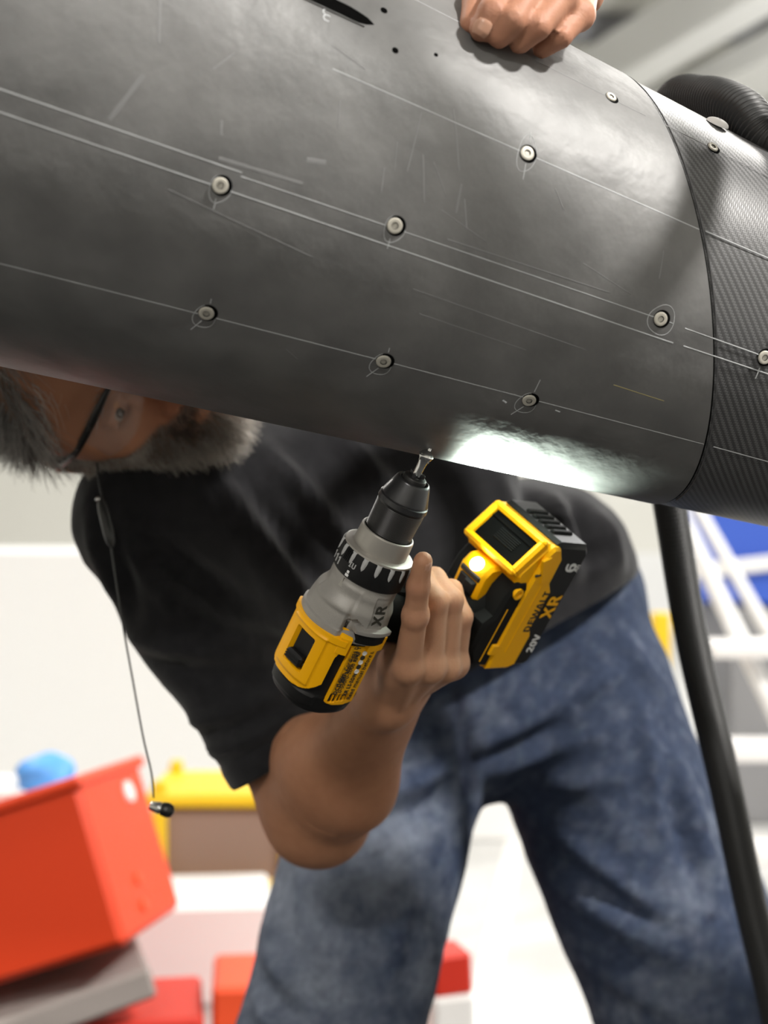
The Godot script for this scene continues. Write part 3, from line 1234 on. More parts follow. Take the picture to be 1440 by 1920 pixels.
	for q in [["11", -17.0, 93.0, 0.0068], ["1", -34.0, 93.0, 0.0068], ["IU", 16.0, 97.5, 0.0045]]:
		var a := deg_to_rad(q[1])
		var up := Vector3(sin(a), cos(a), 0)
		var right := Vector3(cos(a), -sin(a), 0)
		lettering("lettering", q[0], q[3], up * 0.02985 + Vector3(0, 0, -q[2] * 0.001 - 0.002), Basis(right, Vector3(0, 0, -1), up), M.print_grey, col)
	# drill-mode mark
	mb = MB.new()
	for k in 2:
		var a := deg_to_rad(14.0 + k * 0.0)
		mb.rbox(Vector3(sin(a) * 0.0299, cos(a) * 0.0299, -(0.0905 + k * 0.0028)), Vector3(0.0016 - k * 0.0005, 0.0003, 0.0011), 0.0002, Basis(Vector3(0, 0, 1), -a))
	put("mode_mark", mb.mesh(false), M.print_white, col)
	# grey nose ring, chuck sleeve with fine ribs, chuck nose, jaws
	mb = MB.new()
	mb.lathe([[110.0, 22.0], [111.0, 22.4], [126.2, 21.8], [127.4, 21.2], [127.8, 20.4], [127.0, 19.6], [118.0, 19.4]], 72)
	part_local("nose_ring", mb, M.ring_grey, root, 0.8)
	var prof := [[115.0, 18.6], [127.5, 18.7]]
	for k in 24:
		var f := 128.5 + k * 0.95
		prof.append([f, 18.9 + 0.028 * k])
		prof.append([f + 0.35, 18.72 + 0.028 * k])
	prof.append_array([[152.2, 19.8], [153.0, 20.1]])
	mb = MB.new()
	mb.lathe(prof, 72)
	var ch := part_local("chuck_sleeve", mb, M.chuck, root, 0.92)
	mb = MB.new()
	mb.lathe([[152.6, 19.6], [153.0, 20.3], [156.8, 19.8], [157.2, 19.2], [157.6, 18.8]], 72)
	put("chuck_band", mb.mesh(false), M.chuck_nose, ch)
	mb = MB.new()
	mb.lathe([[157.4, 18.4], [157.9, 19.0], [159.0, 18.8], [172.6, 13.9], [173.9, 13.0], [174.3, 12.0], [173.4, 10.6], [171.0, 10.2]], 72)
	put("chuck_nose", mb.mesh(false), M.chuck_nose, ch)
	mb = MB.new()
	mb.lathe([[170.0, 10.0], [176.0, 9.6], [177.2, 8.4], [177.6, 5.0], [174.0, 4.2]], 48)
	put("jaw_cone", mb.mesh(false), M.chuck, ch)
	for k in 3:
		var a := TAU * k / 3.0 + 0.5
		mb = MB.new()
		mb.rbox(Vector3(sin(a) * 0.0044, cos(a) * 0.0044, -0.1775), Vector3(0.0017, 0.0023, 0.003), 0.0006, Basis(Vector3(0, 0, 1), -a))
		put("jaw", mb.mesh(false), M.chuck_nose, ch)
	mb = MB.new()
	mb.lathe([[172.0, 3.3], [186.0, 3.3], [189.5, 3.6], [192.5, 4.5], [195.0, 5.8], [196.2, 5.9], [198.5, 4.2], [200.4, 1.8], [204.0, 1.4], [206.0, 0.1]], 20)
	var bit := part_local("bit", mb, M.bright_steel, root, 0.7)
	for k in 4:
		var a := TAU * k / 4.0
		mb = MB.new()
		mb.rbox(Vector3(sin(a) * 0.0038, cos(a) * 0.0038, -0.1945), Vector3(0.0004, 0.0018, 0.0028), 0.0002, Basis(Vector3(0, 0, 1), -a))
		put("flute", mb.mesh(false), M.steel, bit)
	# grip: yellow spine under black rubber, trigger
	mb = MB.new()
	var sec := [[-22.0, 52.0, 19.0, 27.0], [-40.0, 51.0, 17.5, 23.5], [-60.0, 49.0, 16.8, 21.5], [-80.0, 48.0, 16.8, 21.0], [-100.0, 48.0, 17.2, 22.0], [-116.0, 50.0, 20.0, 27.0], [-130.0, 54.0, 27.0, 36.0]]
	var rows := []
	for s in sec:
		var ring := PackedVector3Array()
		for j in 40:
			var a := TAU * j / 40
			var r := super_r(rad_to_deg(a), s[2], s[3], 2.5)
			ring.append(pmm(r * sin(a), s[0], s[1] + r * cos(a)))
		rows.append(ring)
	mb.grid(rows, true)
	var hd := part_local("handle", mb, M.rubber, root, 0.5)
	for k in 9:
		mb = MB.new()
		mb.rbox(pmm(17.4, -50.0 - k * 6.0, 46.0), Vector3(0.0006, 0.0012, 0.012), 0.0004, Basis(Vector3(1, 0, 0), 0.3))
		put("grip_rib", mb.mesh(false), M.rubber, hd)
	mb = MB.new()
	mb.prism(PackedVector2Array([Vector2(68, -30), Vector2(80, -32), Vector2(78, -44), Vector2(80, -56), Vector2(68, -58)]), -7.0, 7.0, 2.0)
	part_local("trigger", mb, M.black, root)
	# foot: yellow frame with a sloping window over a black latch well
	mb = MB.new()
	mb.prism(PackedVector2Array([Vector2(22, -172), Vector2(20, -150), Vector2(24, -144), Vector2(40, -141), Vector2(84, -140), Vector2(104, -136), Vector2(111, -130), Vector2(117, -129), Vector2(143, -146), Vector2(146, -151), Vector2(146, -160), Vector2(138, -172)]), -35.0, 35.0, 4.0)
	var foot := part_local("foot", mb, M.yellow, root, 0.8)
	# frame of the window: four raised bars
	var slope := Basis(Vector3(1, 0, 0), deg_to_rad(-33.0))
	var fc := pmm(0, -137.2, 130.0)
	mb = MB.new()
	for b in [[Vector3(0, 0, -0.0175), Vector3(0.034, 0.0045, 0.0032)], [Vector3(0, 0, 0.0175), Vector3(0.034, 0.0045, 0.0032)], [Vector3(-0.0305, 0, 0), Vector3(0.0036, 0.0045, 0.018)], [Vector3(0.0305, 0, 0), Vector3(0.0036, 0.0045, 0.018)]]:
		mb.rbox(fc + slope * (b[0] + Vector3(0, 0.001, 0)), b[1], 0.0024, slope)
	put("window_bezel", mb.mesh(false), M.yellow, foot)
	mb = MB.new()
	mb.rbox(fc + slope * Vector3(0, -0.0030, 0), Vector3(0.0275, 0.0035, 0.0148), 0.0005, slope)
	mb.rbox(fc + slope * Vector3(0, 0.0006, -0.0085), Vector3(0.027, 0.0012, 0.0010), 0.0005, slope)
	put("window_well", mb.mesh(false), M.gap, foot)  # black plastic, made darker for the shade of a deep recess
	for k in 6:
		mb = MB.new()
		mb.rbox(fc + slope * Vector3(0.002, 0.0008, -0.0045 + k * 0.0019), Vector3(0.0125, 0.0008, 0.00055), 0.0004, slope)
		put("latch_rib", mb.mesh(false), M.rubber, foot)
	# work light boss with its lens and push switch
	mb = MB.new()
	mb.prism(PackedVector2Array([Vector2(74, -142), Vector2(74, -121), Vector2(78, -117), Vector2(98, -115.5), Vector2(108, -121), Vector2(111, -132), Vector2(111, -142)]), -15.5, 15.5, 3.0)
	var boss := part_local("light_housing", mb, M.yellow, root, 0.8)
	mb = MB.new()
	mb.rbox(pmm(1.0, -116.0, 84.5), Vector3(0.0105, 0.0016, 0.0068), 0.0012, Basis(Vector3(1, 0, 0), deg_to_rad(4)))
	mb.rbox(pmm(5.0, -114.8, 84.5), Vector3(0.0058, 0.0022, 0.0058), 0.0016, Basis(Vector3(1, 0, 0), deg_to_rad(4)))
	put("light_switch", mb.mesh(false), M.black, boss)
	mb = MB.new()
	mb.rbox(pmm(0.5, -115.4, 94.6), Vector3(0.0125, 0.0012, 0.0026), 0.0011, Basis(Vector3(1, 0, 0), deg_to_rad(4)))
	put("switch_hood", mb.mesh(false), M.chuck, boss)
	var ln := (Vector3(0.10, 0.80, -0.60)).normalized()
	mb = MB.new()
	turned(mb, pmm(0.5, -117.6, 103.8), ln, Vector3(1, 0, 0), [[1.05, -0.0010], [1.0, 0.0012], [0.8, 0.0019], [0.4, 0.0023]], 0.0062)
	var led := put("light_lens", mb.mesh(true), M.led, boss)
	var sp := SpotLight3D.new()
	sp.name = "work_light"
	sp.light_energy = 0.85
	sp.light_color = Color(0.93, 1.0, 0.94)
	sp.spot_angle = 38.0
	sp.spot_angle_attenuation = 0.9
	sp.spot_range = 4.0
	sp.light_size = 0.004
	sp.shadow_enabled = true
	root.add_child(sp)
	sp.position = pmm(0.5, -114.0, 107.5)
	sp.look_at_from_position(D(0.5, -114.0, 107.5), D(8.0, -92.0, 260.0), Vector3(0, 0, 1))
	# black rubber flank of the foot with screw bosses
	mb = MB.new()
	mb.prism(PackedVector2Array([Vector2(23, -150), Vector2(25, -130), Vector2(38, -120), Vector2(66, -119), Vector2(74, -127), Vector2(94, -128.5), Vector2(110, -136), Vector2(111, -145), Vector2(104, -150)]), -33.0, 36.4, 3.0)
	var fl := part_local("foot_rubber", mb, M.rubber, root, 0.8)
	mb = MB.new()
	turned(mb, pmm(36.2, -138.5, 99.0), Vector3(1, 0, 0), Vector3(0, 1, 0), [[1.0, -0.002], [1.0, 0.0022], [0.6, 0.0022], [0.5, 0.0008]], 0.0052)
	put("screw_boss", mb.mesh(false), M.yellow, fl)
	mb = MB.new()
	mb.rbox(pmm(36.8, -145.5, 42.0), Vector3(0.0020, 0.0042, 0.0055), 0.0012)
	put("tab", mb.mesh(false), M.yellow, fl)
	mb = MB.new()
	mb.rbox(pmm(36.4, -137.0, 56.0), Vector3(0.0004, 0.0006, 0.027), 0.0003)
	put("seam_line", mb.mesh(false), M.yellow, fl)
	# battery pack: black shell with a yellow flank and white print
	mb = MB.new()
	mb.prism(PackedVector2Array([Vector2(24, -166), Vector2(24, -196), Vector2(29, -202), Vector2(143, -202), Vector2(150, -196), Vector2(150, -163), Vector2(147, -159), Vector2(136, -160)]), -37.5, 37.5, 4.0)
	var bat := part_local("battery_pack", mb, M.black, root, 0.8)
	for k in 5:
		mb = MB.new()
		mb.rbox(pmm(-14.0 + k * 8.0, -178.0, 150.0), Vector3(0.0028, 0.013, 0.0024), 0.0012)
		put("latch_button", mb.mesh(false), M.rubber, bat)
	mb = MB.new()
	mb.prism(PackedVector2Array([Vector2(21, -150), Vector2(22, -176), Vector2(26, -184), Vector2(58, -184), Vector2(66, -179), Vector2(104, -179), Vector2(112, -172), Vector2(136, -171), Vector2(146, -163), Vector2(146, -154), Vector2(138, -149), Vector2(104, -146), Vector2(40, -147)]), -38.0, 38.2, 2.5)
	var yf := part_local("pack_flank", mb, M.yellow, root, 0.8)
	mb = MB.new()
	mb.prism(PackedVector2Array([Vector2(62, -178), Vector2(66, -184), Vector2(108, -184), Vector2(112, -176), Vector2(100, -182), Vector2(70, -182)]), 37.0, 38.3, 0.3)
	mb = MB.new()
	mb.rbox(pmm(37.5, -156.0, 124.0), Vector3(0.0016, 0.0058, 0.0135), 0.0014, Basis(Vector3(1, 0, 0), 0.5))
	mb.rbox(pmm(37.5, -160.5, 76.0), Vector3(0.0012, 0.0003, 0.036), 0.0003)
	put("flank_rib", mb.mesh(false), M.yellow, yf)
	mb = MB.new()
	mb.rbox(pmm(37.6, -151.5, 119.0), Vector3(0.0010, 0.0045, 0.0012), 0.0006, Basis(Vector3(1, 0, 0), 0.35))
	put("flank_groove", mb.mesh(false), M.ink, yf)
	lettering("lettering", "DEWALT", 0.0082, pmm(38.3, -173.5, 82.5), side, M.ink, yf)
	lettering("lettering", "XR", 0.0145, pmm(38.2, -189.0, 88.0), side, M.yellow, bat)
	lettering("lettering", "20V", 0.0085, pmm(37.7, -193.5, 49.0), side, M.print_white, bat)
	lettering("lettering", "6", 0.0135, pmm(37.7, -187.0, 128.0), side, M.print_white, bat)
	lettering("lettering", "Ah", 0.0045, pmm(37.7, -195.5, 128.0), side, M.print_white, bat)

func part_local(called: String, mb: MB, m: Material, parent: Node, crease := 0.72) -> MeshInstance3D:
	return put(called, mb.mesh(false, crease), m, parent)
# ---------------------------------------------------------------- the worker
var HEAD := Vector3.ZERO          # point between the eyes
var HB := Basis.IDENTITY          # x to the person's right, y up the head, z out of the face
var SH_R := Vector3.ZERO
var EL_R := Vector3.ZERO
var PERSON: MeshInstance3D

func H(r: float, u: float, f: float) -> Vector3:      # millimetres on the head
	return HEAD + HB * (Vector3(r, u, f) * 0.001)

func wave(p: Vector3, dir: Vector3, len_: float, ph: float) -> float:
	return sin(p.dot(dir) * TAU / len_ + ph)

func build_person() -> void:
	HEAD = P(231, 710, 1.315)
	var f := Vector3(0.60, -0.03, 0.80).normalized()
	var u := Vector3(-0.76, 0.28, 0.58)
	u = (u - f * u.dot(f)).normalized()
	HB = Basis(f.cross(u), u, f)
	SH_R = P(278, 985, 1.43)
	EL_R = P(592, 1522, 1.41)
	var base := Vector3(0.25, 0.0, -1.72)
	var fine := FastNoiseLite.new()
	fine.seed = 4
	fine.frequency = 18.0
	fine.fractal_octaves = 3
	var neck := P(420, 930, 1.50)
	var sh_l := P(815, 800, 1.62)
	# ---- body: one skin from the head to the hips, arms and hands
	var mb := MB.new()
	mb.has_col = true
	var s := Soft.new()
	head_blobs(s, neck)
	var lo := HEAD - Vector3.ONE * 0.19
	s.net(mb, H(0, -20, -80) - Vector3.ONE * 0.165, H(0, -20, -80) + Vector3(0.185, 0.165, 0.165), 0.0032)
	var n_head := mb.v.size()
	s = Soft.new()
	right_hand(s)
	var b0 := D(-70, -150, -75)
	var pts := [EL_R, SH_R.lerp(EL_R, 0.62), D(33, -14, 128), D(36, -112, 20), D(-30, -60, 90), D(-10, -120, -40)]
	lo = pts[0]
	var hi: Vector3 = pts[0]
	for p in pts:
		lo = lo.min(p)
		hi = hi.max(p)
	s.net(mb, lo - Vector3.ONE * 0.06, hi + Vector3.ONE * 0.05, 0.0021)
	var n_rh := mb.v.size()
	s = Soft.new()
	left_hand(s)
	s.net(mb, P(1000, -60, 1.0) + Vector3(-0.13, -0.10, -0.20), P(1000, -60, 1.0) + Vector3(0.13, 0.13, 0.13), 0.0027)
	var n_lh := mb.v.size()
	s = Soft.new()
	s.cap(P(690, 1190, 1.74), P(970, 1110, 1.82), 0.085, 0.085, 0.05)
	s.cap(P(480, 1030, 1.57), P(760, 920, 1.66), 0.08, 0.08, 0.05)
	s.cap(P(620, 1000, 1.64), P(930, 1240, 1.83), 0.09, 0.09, 0.05)
	s.cap(SH_R, sh_l, 0.055, 0.055, 0.04)
	s.cap(SH_R, SH_R.lerp(EL_R, 0.72), 0.048, 0.042, 0.03)
	s.cap(neck, neck.lerp(H(0, -60, -110), 0.6), 0.062, 0.056, 0.04)
	s.cap(sh_l, P(925, 330, 1.42), 0.052, 0.044, 0.03)
	s.cap(P(925, 330, 1.42), P(1020, -40, 1.25), 0.043, 0.036, 0.02)
	s.cap(P(800, 1350, 1.78), P(1095, 1310, 1.84), 0.08, 0.08, 0.04)
	lo = P(200, 700, 1.7) + Vector3(0, 0, -0.35)
	s.net(mb, Vector3(-0.36, 0.62, -2.0), Vector3(0.40, 1.62, -1.15), 0.014)
	# skin colours: natural differences of the skin itself
	for i in mb.v.size():
		var p := mb.v[i]
		var k := 0.5 + 0.5 * fine.get_noise_3dv(p)
		var k2 := 0.5 + 0.5 * fine.get_noise_3dv(p * 4.0)
		var c := lin(0.44, 0.215, 0.122).lerp(lin(0.34, 0.148, 0.080), clampf(0.6 * k + 0.55 * k2 - 0.1, 0.0, 1.0))
		if i < n_head:
			var q := HB.transposed() * (p - HEAD) * 1000.0
			c = lin(0.47, 0.225, 0.130).lerp(lin(0.40, 0.175, 0.098), k)
			var red := exp(-(pow(absf(q.x) - 6.0, 2.0) / 260.0 + pow(q.y + 42.0, 2.0) / 500.0 + pow(q.z - 18.0, 2.0) / 500.0))
			c = c.lerp(lin(0.40, 0.14, 0.085), 0.4 * red)
			var bd := beard_mask(q)
			c = c.lerp(lin(0.20, 0.155, 0.13), 0.75 * clampf(bd, 0, 1))
			c = c.lerp(lin(0.22, 0.14, 0.10), 0.7 * clampf(scalp_mask(q), 0, 1))
		elif i < n_rh:
			var kn := 0.0
			for j in [D(37, -31, 75), D(27, -60, 82), D(25, -77, 83), D(27, -98, 67), D(34, -20, 100)]:
				kn = maxf(kn, exp(-p.distance_squared_to(j) / 0.00009))
			var hand := exp(-p.distance_squared_to(D(30, -70, 60)) / 0.010)
			c = c.lerp(lin(0.48, 0.265, 0.165), 0.7 * hand)
			c = c.lerp(lin(0.42, 0.17, 0.11), 0.55 * kn)
		else:
			c = lin(0.46, 0.235, 0.150).lerp(lin(0.38, 0.165, 0.10), k)
		mb.col[i] = c
	PERSON = put("person", mb.shift(base).mesh(true), M.skin)
	PERSON.position = base
	tag(PERSON, "grey-bearded man in a black t-shirt and blue jeans bending under the fuselage with a drill", "person")
	nails()
	build_shirt(neck, sh_l)
	build_jeans()
	face_parts()
	build_hair()
	# boots, below the picture, that carry him
	for q in [[P(690, 2500, 1.76), -0.25], [P(1440, 2420, 1.86), 0.35]]:
		var sb := Soft.new()
		var a: Vector3 = q[0]
		var fw := Vector3(sin(q[1]), 0, cos(q[1]))
		sb.cap(Vector3(a.x, 0.16, a.z), Vector3(a.x, 0.06, a.z), 0.055, 0.055, 0.03)
		sb.cap(Vector3(a.x, 0.052, a.z) - fw * 0.03, Vector3(a.x, 0.047, a.z) + fw * 0.15, 0.05, 0.046, 0.03)
		var bm := MB.new()
		sb.net(bm, Vector3(a.x - 0.22, -0.01, a.z - 0.22), Vector3(a.x + 0.22, 0.26, a.z + 0.24), 0.009)
		part("boot", bm, M.boot, PERSON, true)

func head_blobs(s: Soft, neck: Vector3) -> void:
	s.ell(H(0, 28, -92), HB, Vector3(0.077, 0.092, 0.098), 0.02)
	s.ell(H(0, -25, -55), HB, Vector3(0.064, 0.085, 0.060), 0.03)
	for x in [-1.0, 1.0]:
		s.cap(H(56 * x, -58, -78), H(14 * x, -108, -8), 0.018, 0.017, 0.025)
		s.ell(H(44 * x, -30, -24), HB, Vector3(0.022, 0.020, 0.020), 0.016)
		s.cap(H(10 * x, 17, 3), H(46 * x, 16, -12), 0.0095, 0.009, 0.012)
		s.ell(H(64 * x, 10, -50), HB, Vector3(0.010, 0.030, 0.03), 0.02)
	s.ell(H(0, -106, 0), HB, Vector3(0.022, 0.017, 0.017), 0.02)
	s.cap(H(0, -70, -2), H(0, -92, -2), 0.026, 0.022, 0.02)
	for x in [-1.0, 1.0]:
		s.ell(H(32 * x, 0, 6), HB, Vector3(0.017, 0.013, 0.014), 0.012, true)
		s.ell(H(32 * x, 0, -12), HB, Vector3(0.0150, 0.0125, 0.0135), 0.006)
		s.cap(H(20 * x, 3.6, 1), H(43 * x, 2, -4), 0.0058, 0.0052, 0.004)
		s.cap(H(21 * x, -7, -1), H(42 * x, -6, -6), 0.0042, 0.0035, 0.005)
		s.cap(H(22 * x, -13, -1), H(42 * x, -12, -7), 0.0022, 0.002, 0.004, true)
	s.cap(H(0, 4, 4), H(0, -40, 24), 0.0085, 0.0115, 0.012)
	s.ell(H(0, -45, 25), HB, Vector3(0.0125, 0.011, 0.011), 0.006)
	for x in [-1.0, 1.0]:
		s.ell(H(12.5 * x, -47, 13), HB, Vector3(0.008, 0.0075, 0.0105), 0.005)
		s.ell(H(6 * x, -53, 15), HB, Vector3(0.0035, 0.004, 0.005), 0.003, true)
	# mouth a little open
	s.cap(H(-20, -70, 6), H(20, -70, 6), 0.0055, 0.0055, 0.005)
	s.cap(H(-17, -82, 6), H(17, -82, 6), 0.0062, 0.0062, 0.005)
	s.cap(H(-20, -76, 11), H(20, -76, 11), 0.0035, 0.0035, 0.004, true)
	# ears
	for x in [-1.0, 1.0]:
		s.ell(H(78 * x, -6, -98), HB * Basis(Vector3.UP, -0.45 * x), Vector3(0.006, 0.032, 0.019), 0.008)
		s.ell(H(83 * x, -4, -96), HB * Basis(Vector3.UP, -0.45 * x), Vector3(0.004, 0.020, 0.010), 0.006, true)
		s.ell(H(79 * x, -33, -92), HB, Vector3(0.006, 0.009, 0.008), 0.006)
	s.cap(H(0, -45, -105), neck, 0.054, 0.060, 0.03)

func chain(s: Soft, pts: Array, rad: Array, k := 0.004) -> void:
	for i in pts.size() - 1:
		s.cap(pts[i], pts[i + 1], rad[i] * 0.001, rad[i + 1] * 0.001, k)

func right_hand(s: Soft) -> void:
	var wr := D(4, -88, -34)
	var wu := D(-16, -122, -30)
	# forearm: two masses that taper into the wrist, and the upper arm under the sleeve
	s.cap(SH_R.lerp(EL_R, 0.45), EL_R, 0.050, 0.041, 0.02)
	var mid := EL_R.lerp((wr + wu) * 0.5, 0.32)
	s.cap(EL_R, mid + Vector3(-0.014, 0.015, 0.004), 0.035, 0.037, 0.045)
	s.cap(mid + Vector3(-0.014, 0.015, 0.004), wr, 0.037, 0.0225, 0.04)
	s.cap(EL_R, mid + Vector3(0.014, -0.010, 0.004), 0.033, 0.031, 0.045)
	s.cap(mid + Vector3(0.014, -0.010, 0.004), wu, 0.031, 0.0225, 0.04)
	s.ell(EL_R + Vector3(0.006, -0.014, 0.0), Basis.IDENTITY, Vector3(0.033, 0.028, 0.032), 0.03)
	# back of the hand: a ray of bone to each knuckle
	var mcp := [D(37, -51, 26), D(40, -73, 28), D(38, -94, 27), D(32, -112, 25)]
	var w := [wr, wr.lerp(wu, 0.35), wr.lerp(wu, 0.7), wu]
	for i in 4:
		s.cap(w[i], mcp[i], 0.0200 - 0.001 * i, [0.0128, 0.0128, 0.0118, 0.0110][i], 0.012)
	s.cap(wr, wu, 0.023, 0.0225, 0.014)
	# palm pads against the grip
	s.cap(D(20, -60, 16), D(18, -104, 14), 0.0165, 0.0165, 0.012)
	s.cap(wr, D(-14, -62, 22), 0.018, 0.0135, 0.012)
	# knuckles
	for i in 4:
		s.ell(mcp[i] + drill_basis * Vector3(0.003, 0, 0.0), drill_basis, Vector3(0.0105, 0.0095, 0.0115), 0.008)
	# index straight along the housing
	chain(s, [mcp[0], D(37, -31, 75), D(35, -20, 101), D(33.5, -13, 123)], [11.6, 9.6, 8.6, 7.4], 0.005)
	s.ell(D(37.5, -30.5, 75.5), drill_basis, Vector3(0.0102, 0.0100, 0.0105), 0.004)
	# others close round the grip
	chain(s, [mcp[1], D(27, -58, 82), D(2, -58, 89), D(-17, -60, 80)], [12.0, 10.0, 9.2, 8.2], 0.0045)
	chain(s, [mcp[2], D(25.5, -77, 83), D(0, -77, 87), D(-18, -79, 74)], [11.4, 9.6, 8.8, 7.8], 0.0045)
	chain(s, [mcp[3], D(27, -98, 68), D(5, -98, 80), D(-13, -99, 72)], [10.6, 8.8, 8.0, 7.2], 0.0045)
	# thumb along the far side
	chain(s, [D(-14, -62, 22), D(-29, -46, 44), D(-33, -36, 70), D(-33, -32, 90)], [13.5, 10.5, 9.4, 8.0], 0.006)
	for i in 3:
		s.cap(w[i].lerp(mcp[i], 0.3) + drill_basis * Vector3(0.015, 0, 0.004), mcp[i] + drill_basis * Vector3(0.009, 0, 0), 0.0035, 0.004, 0.006)

var LH := []

func left_hand(s: Soft) -> void:
	var mcp := [P(978, -100, 1.035), P(1030, -88, 1.04), P(1072, -64, 1.05), P(1102, -28, 1.065)]
	LH = [
		[mcp[0], P(948, -34, 0.960), P(921, 22, 0.938), P(903, 55, 0.940)],
		[mcp[1], P(1003, -20, 0.953), P(961, 38, 0.936), P(936, 68, 0.942)],
		[mcp[2], P(1055, -4, 0.958), P(1008, 50, 0.942), P(975, 79, 0.949)],
		[mcp[3], P(1086, 28, 0.972), P(1050, 68, 0.957), P(1017, 90, 0.964)]]
	var rad := [[11.5, 10.0, 9.2, 8.4], [11.5, 10.0, 9.2, 8.2], [11.2, 9.8, 9.0, 7.9], [10.4, 9.0, 8.2, 7.2]]
	var wa := P(1010, -175, 1.13)
	var wb := P(1090, -165, 1.15)
	for i in 4:
		chain(s, LH[i], rad[i], 0.0022)
		s.cap(wa.lerp(wb, i / 3.0), mcp[i], 0.019, 0.013, 0.012)
		s.ell(LH[i][1], Basis.IDENTITY, Vector3.ONE * (rad[i][1] + 0.4) * 0.001, 0.004)
	s.cap(wa, wb, 0.022, 0.021, 0.015)
	s.cap(LH[3][1], wb, 0.0088, 0.018, 0.008)
	s.cap(mcp[0] + Vector3(0, -0.012, 0.0), mcp[3] + Vector3(0, -0.012, 0), 0.011, 0.010, 0.008)
	# thumb beside the index
	chain(s, [wa + Vector3(-0.01, -0.015, 0.02), P(930, -80, 1.00), P(893, 0, 0.962), P(882, 46, 0.951)], [16, 12.5, 9.4, 7.6], 0.003)
	s.cap((wa + wb) * 0.5, P(1020, -40, 1.25) + Vector3(0, 0.02, 0), 0.031, 0.036, 0.02)
	for i in 4:
		var q: Array = LH[i]
		for k in 2:
			var m: Vector3 = q[2].lerp(q[1], 0.05 + 0.12 * k) + Vector3(0, 0, rad[i][2] * 0.001)
			s.cap(m + Vector3(-0.005, -0.004, -0.001), m + Vector3(0.005, 0.004, -0.001), 0.0007, 0.0007, 0.0012, true)

func nail(at: Vector3, along: Vector3, out: Vector3, len_: float, wid: float) -> void:
	var n := (out - along * out.dot(along)).normalized()
	var b := along.cross(n)
	var mb := MB.new()
	var rows := []
	for i in 7:
		var row := PackedVector3Array()
		var u := i / 6.0
		var w := wid * (0.82 + 0.18 * sin(u * PI)) * (1.0 if u < 0.85 else 0.88)
		for j in 7:
			var x := (j - 3) / 3.0
			row.append(at + along * (u - 0.5) * len_ + b * w * 0.5 * x + n * (0.0008 - 0.0022 * x * x - (0.0012 if i == 0 or i == 6 else 0.0) - (0.0006 if absi(j - 3) == 3 else 0.0)))
		rows.append(row)
	mb.grid(rows, false)
	part("fingernail", mb, M.nail, PERSON, true)

func nails() -> void:
	var a: Vector3 = LH[0][2]
	var b: Vector3 = LH[0][3]
	var al := (b - a).normalized()
	nail(b + Vector3(0.0, -0.0006, 0.0083), al, Vector3(-0.10, -0.15, 1), 0.0125, 0.0125)
	# right index finger, seen almost edge on
	al = (D(33.5, -13, 123) - D(35, -20, 101)).normalized()
	nail(D(33.5, -13, 123) + drill_basis * Vector3(0.0062, -0.0034, 0.0015), al, drill_basis * Vector3(0.86, -0.5, 0), 0.012, 0.011)

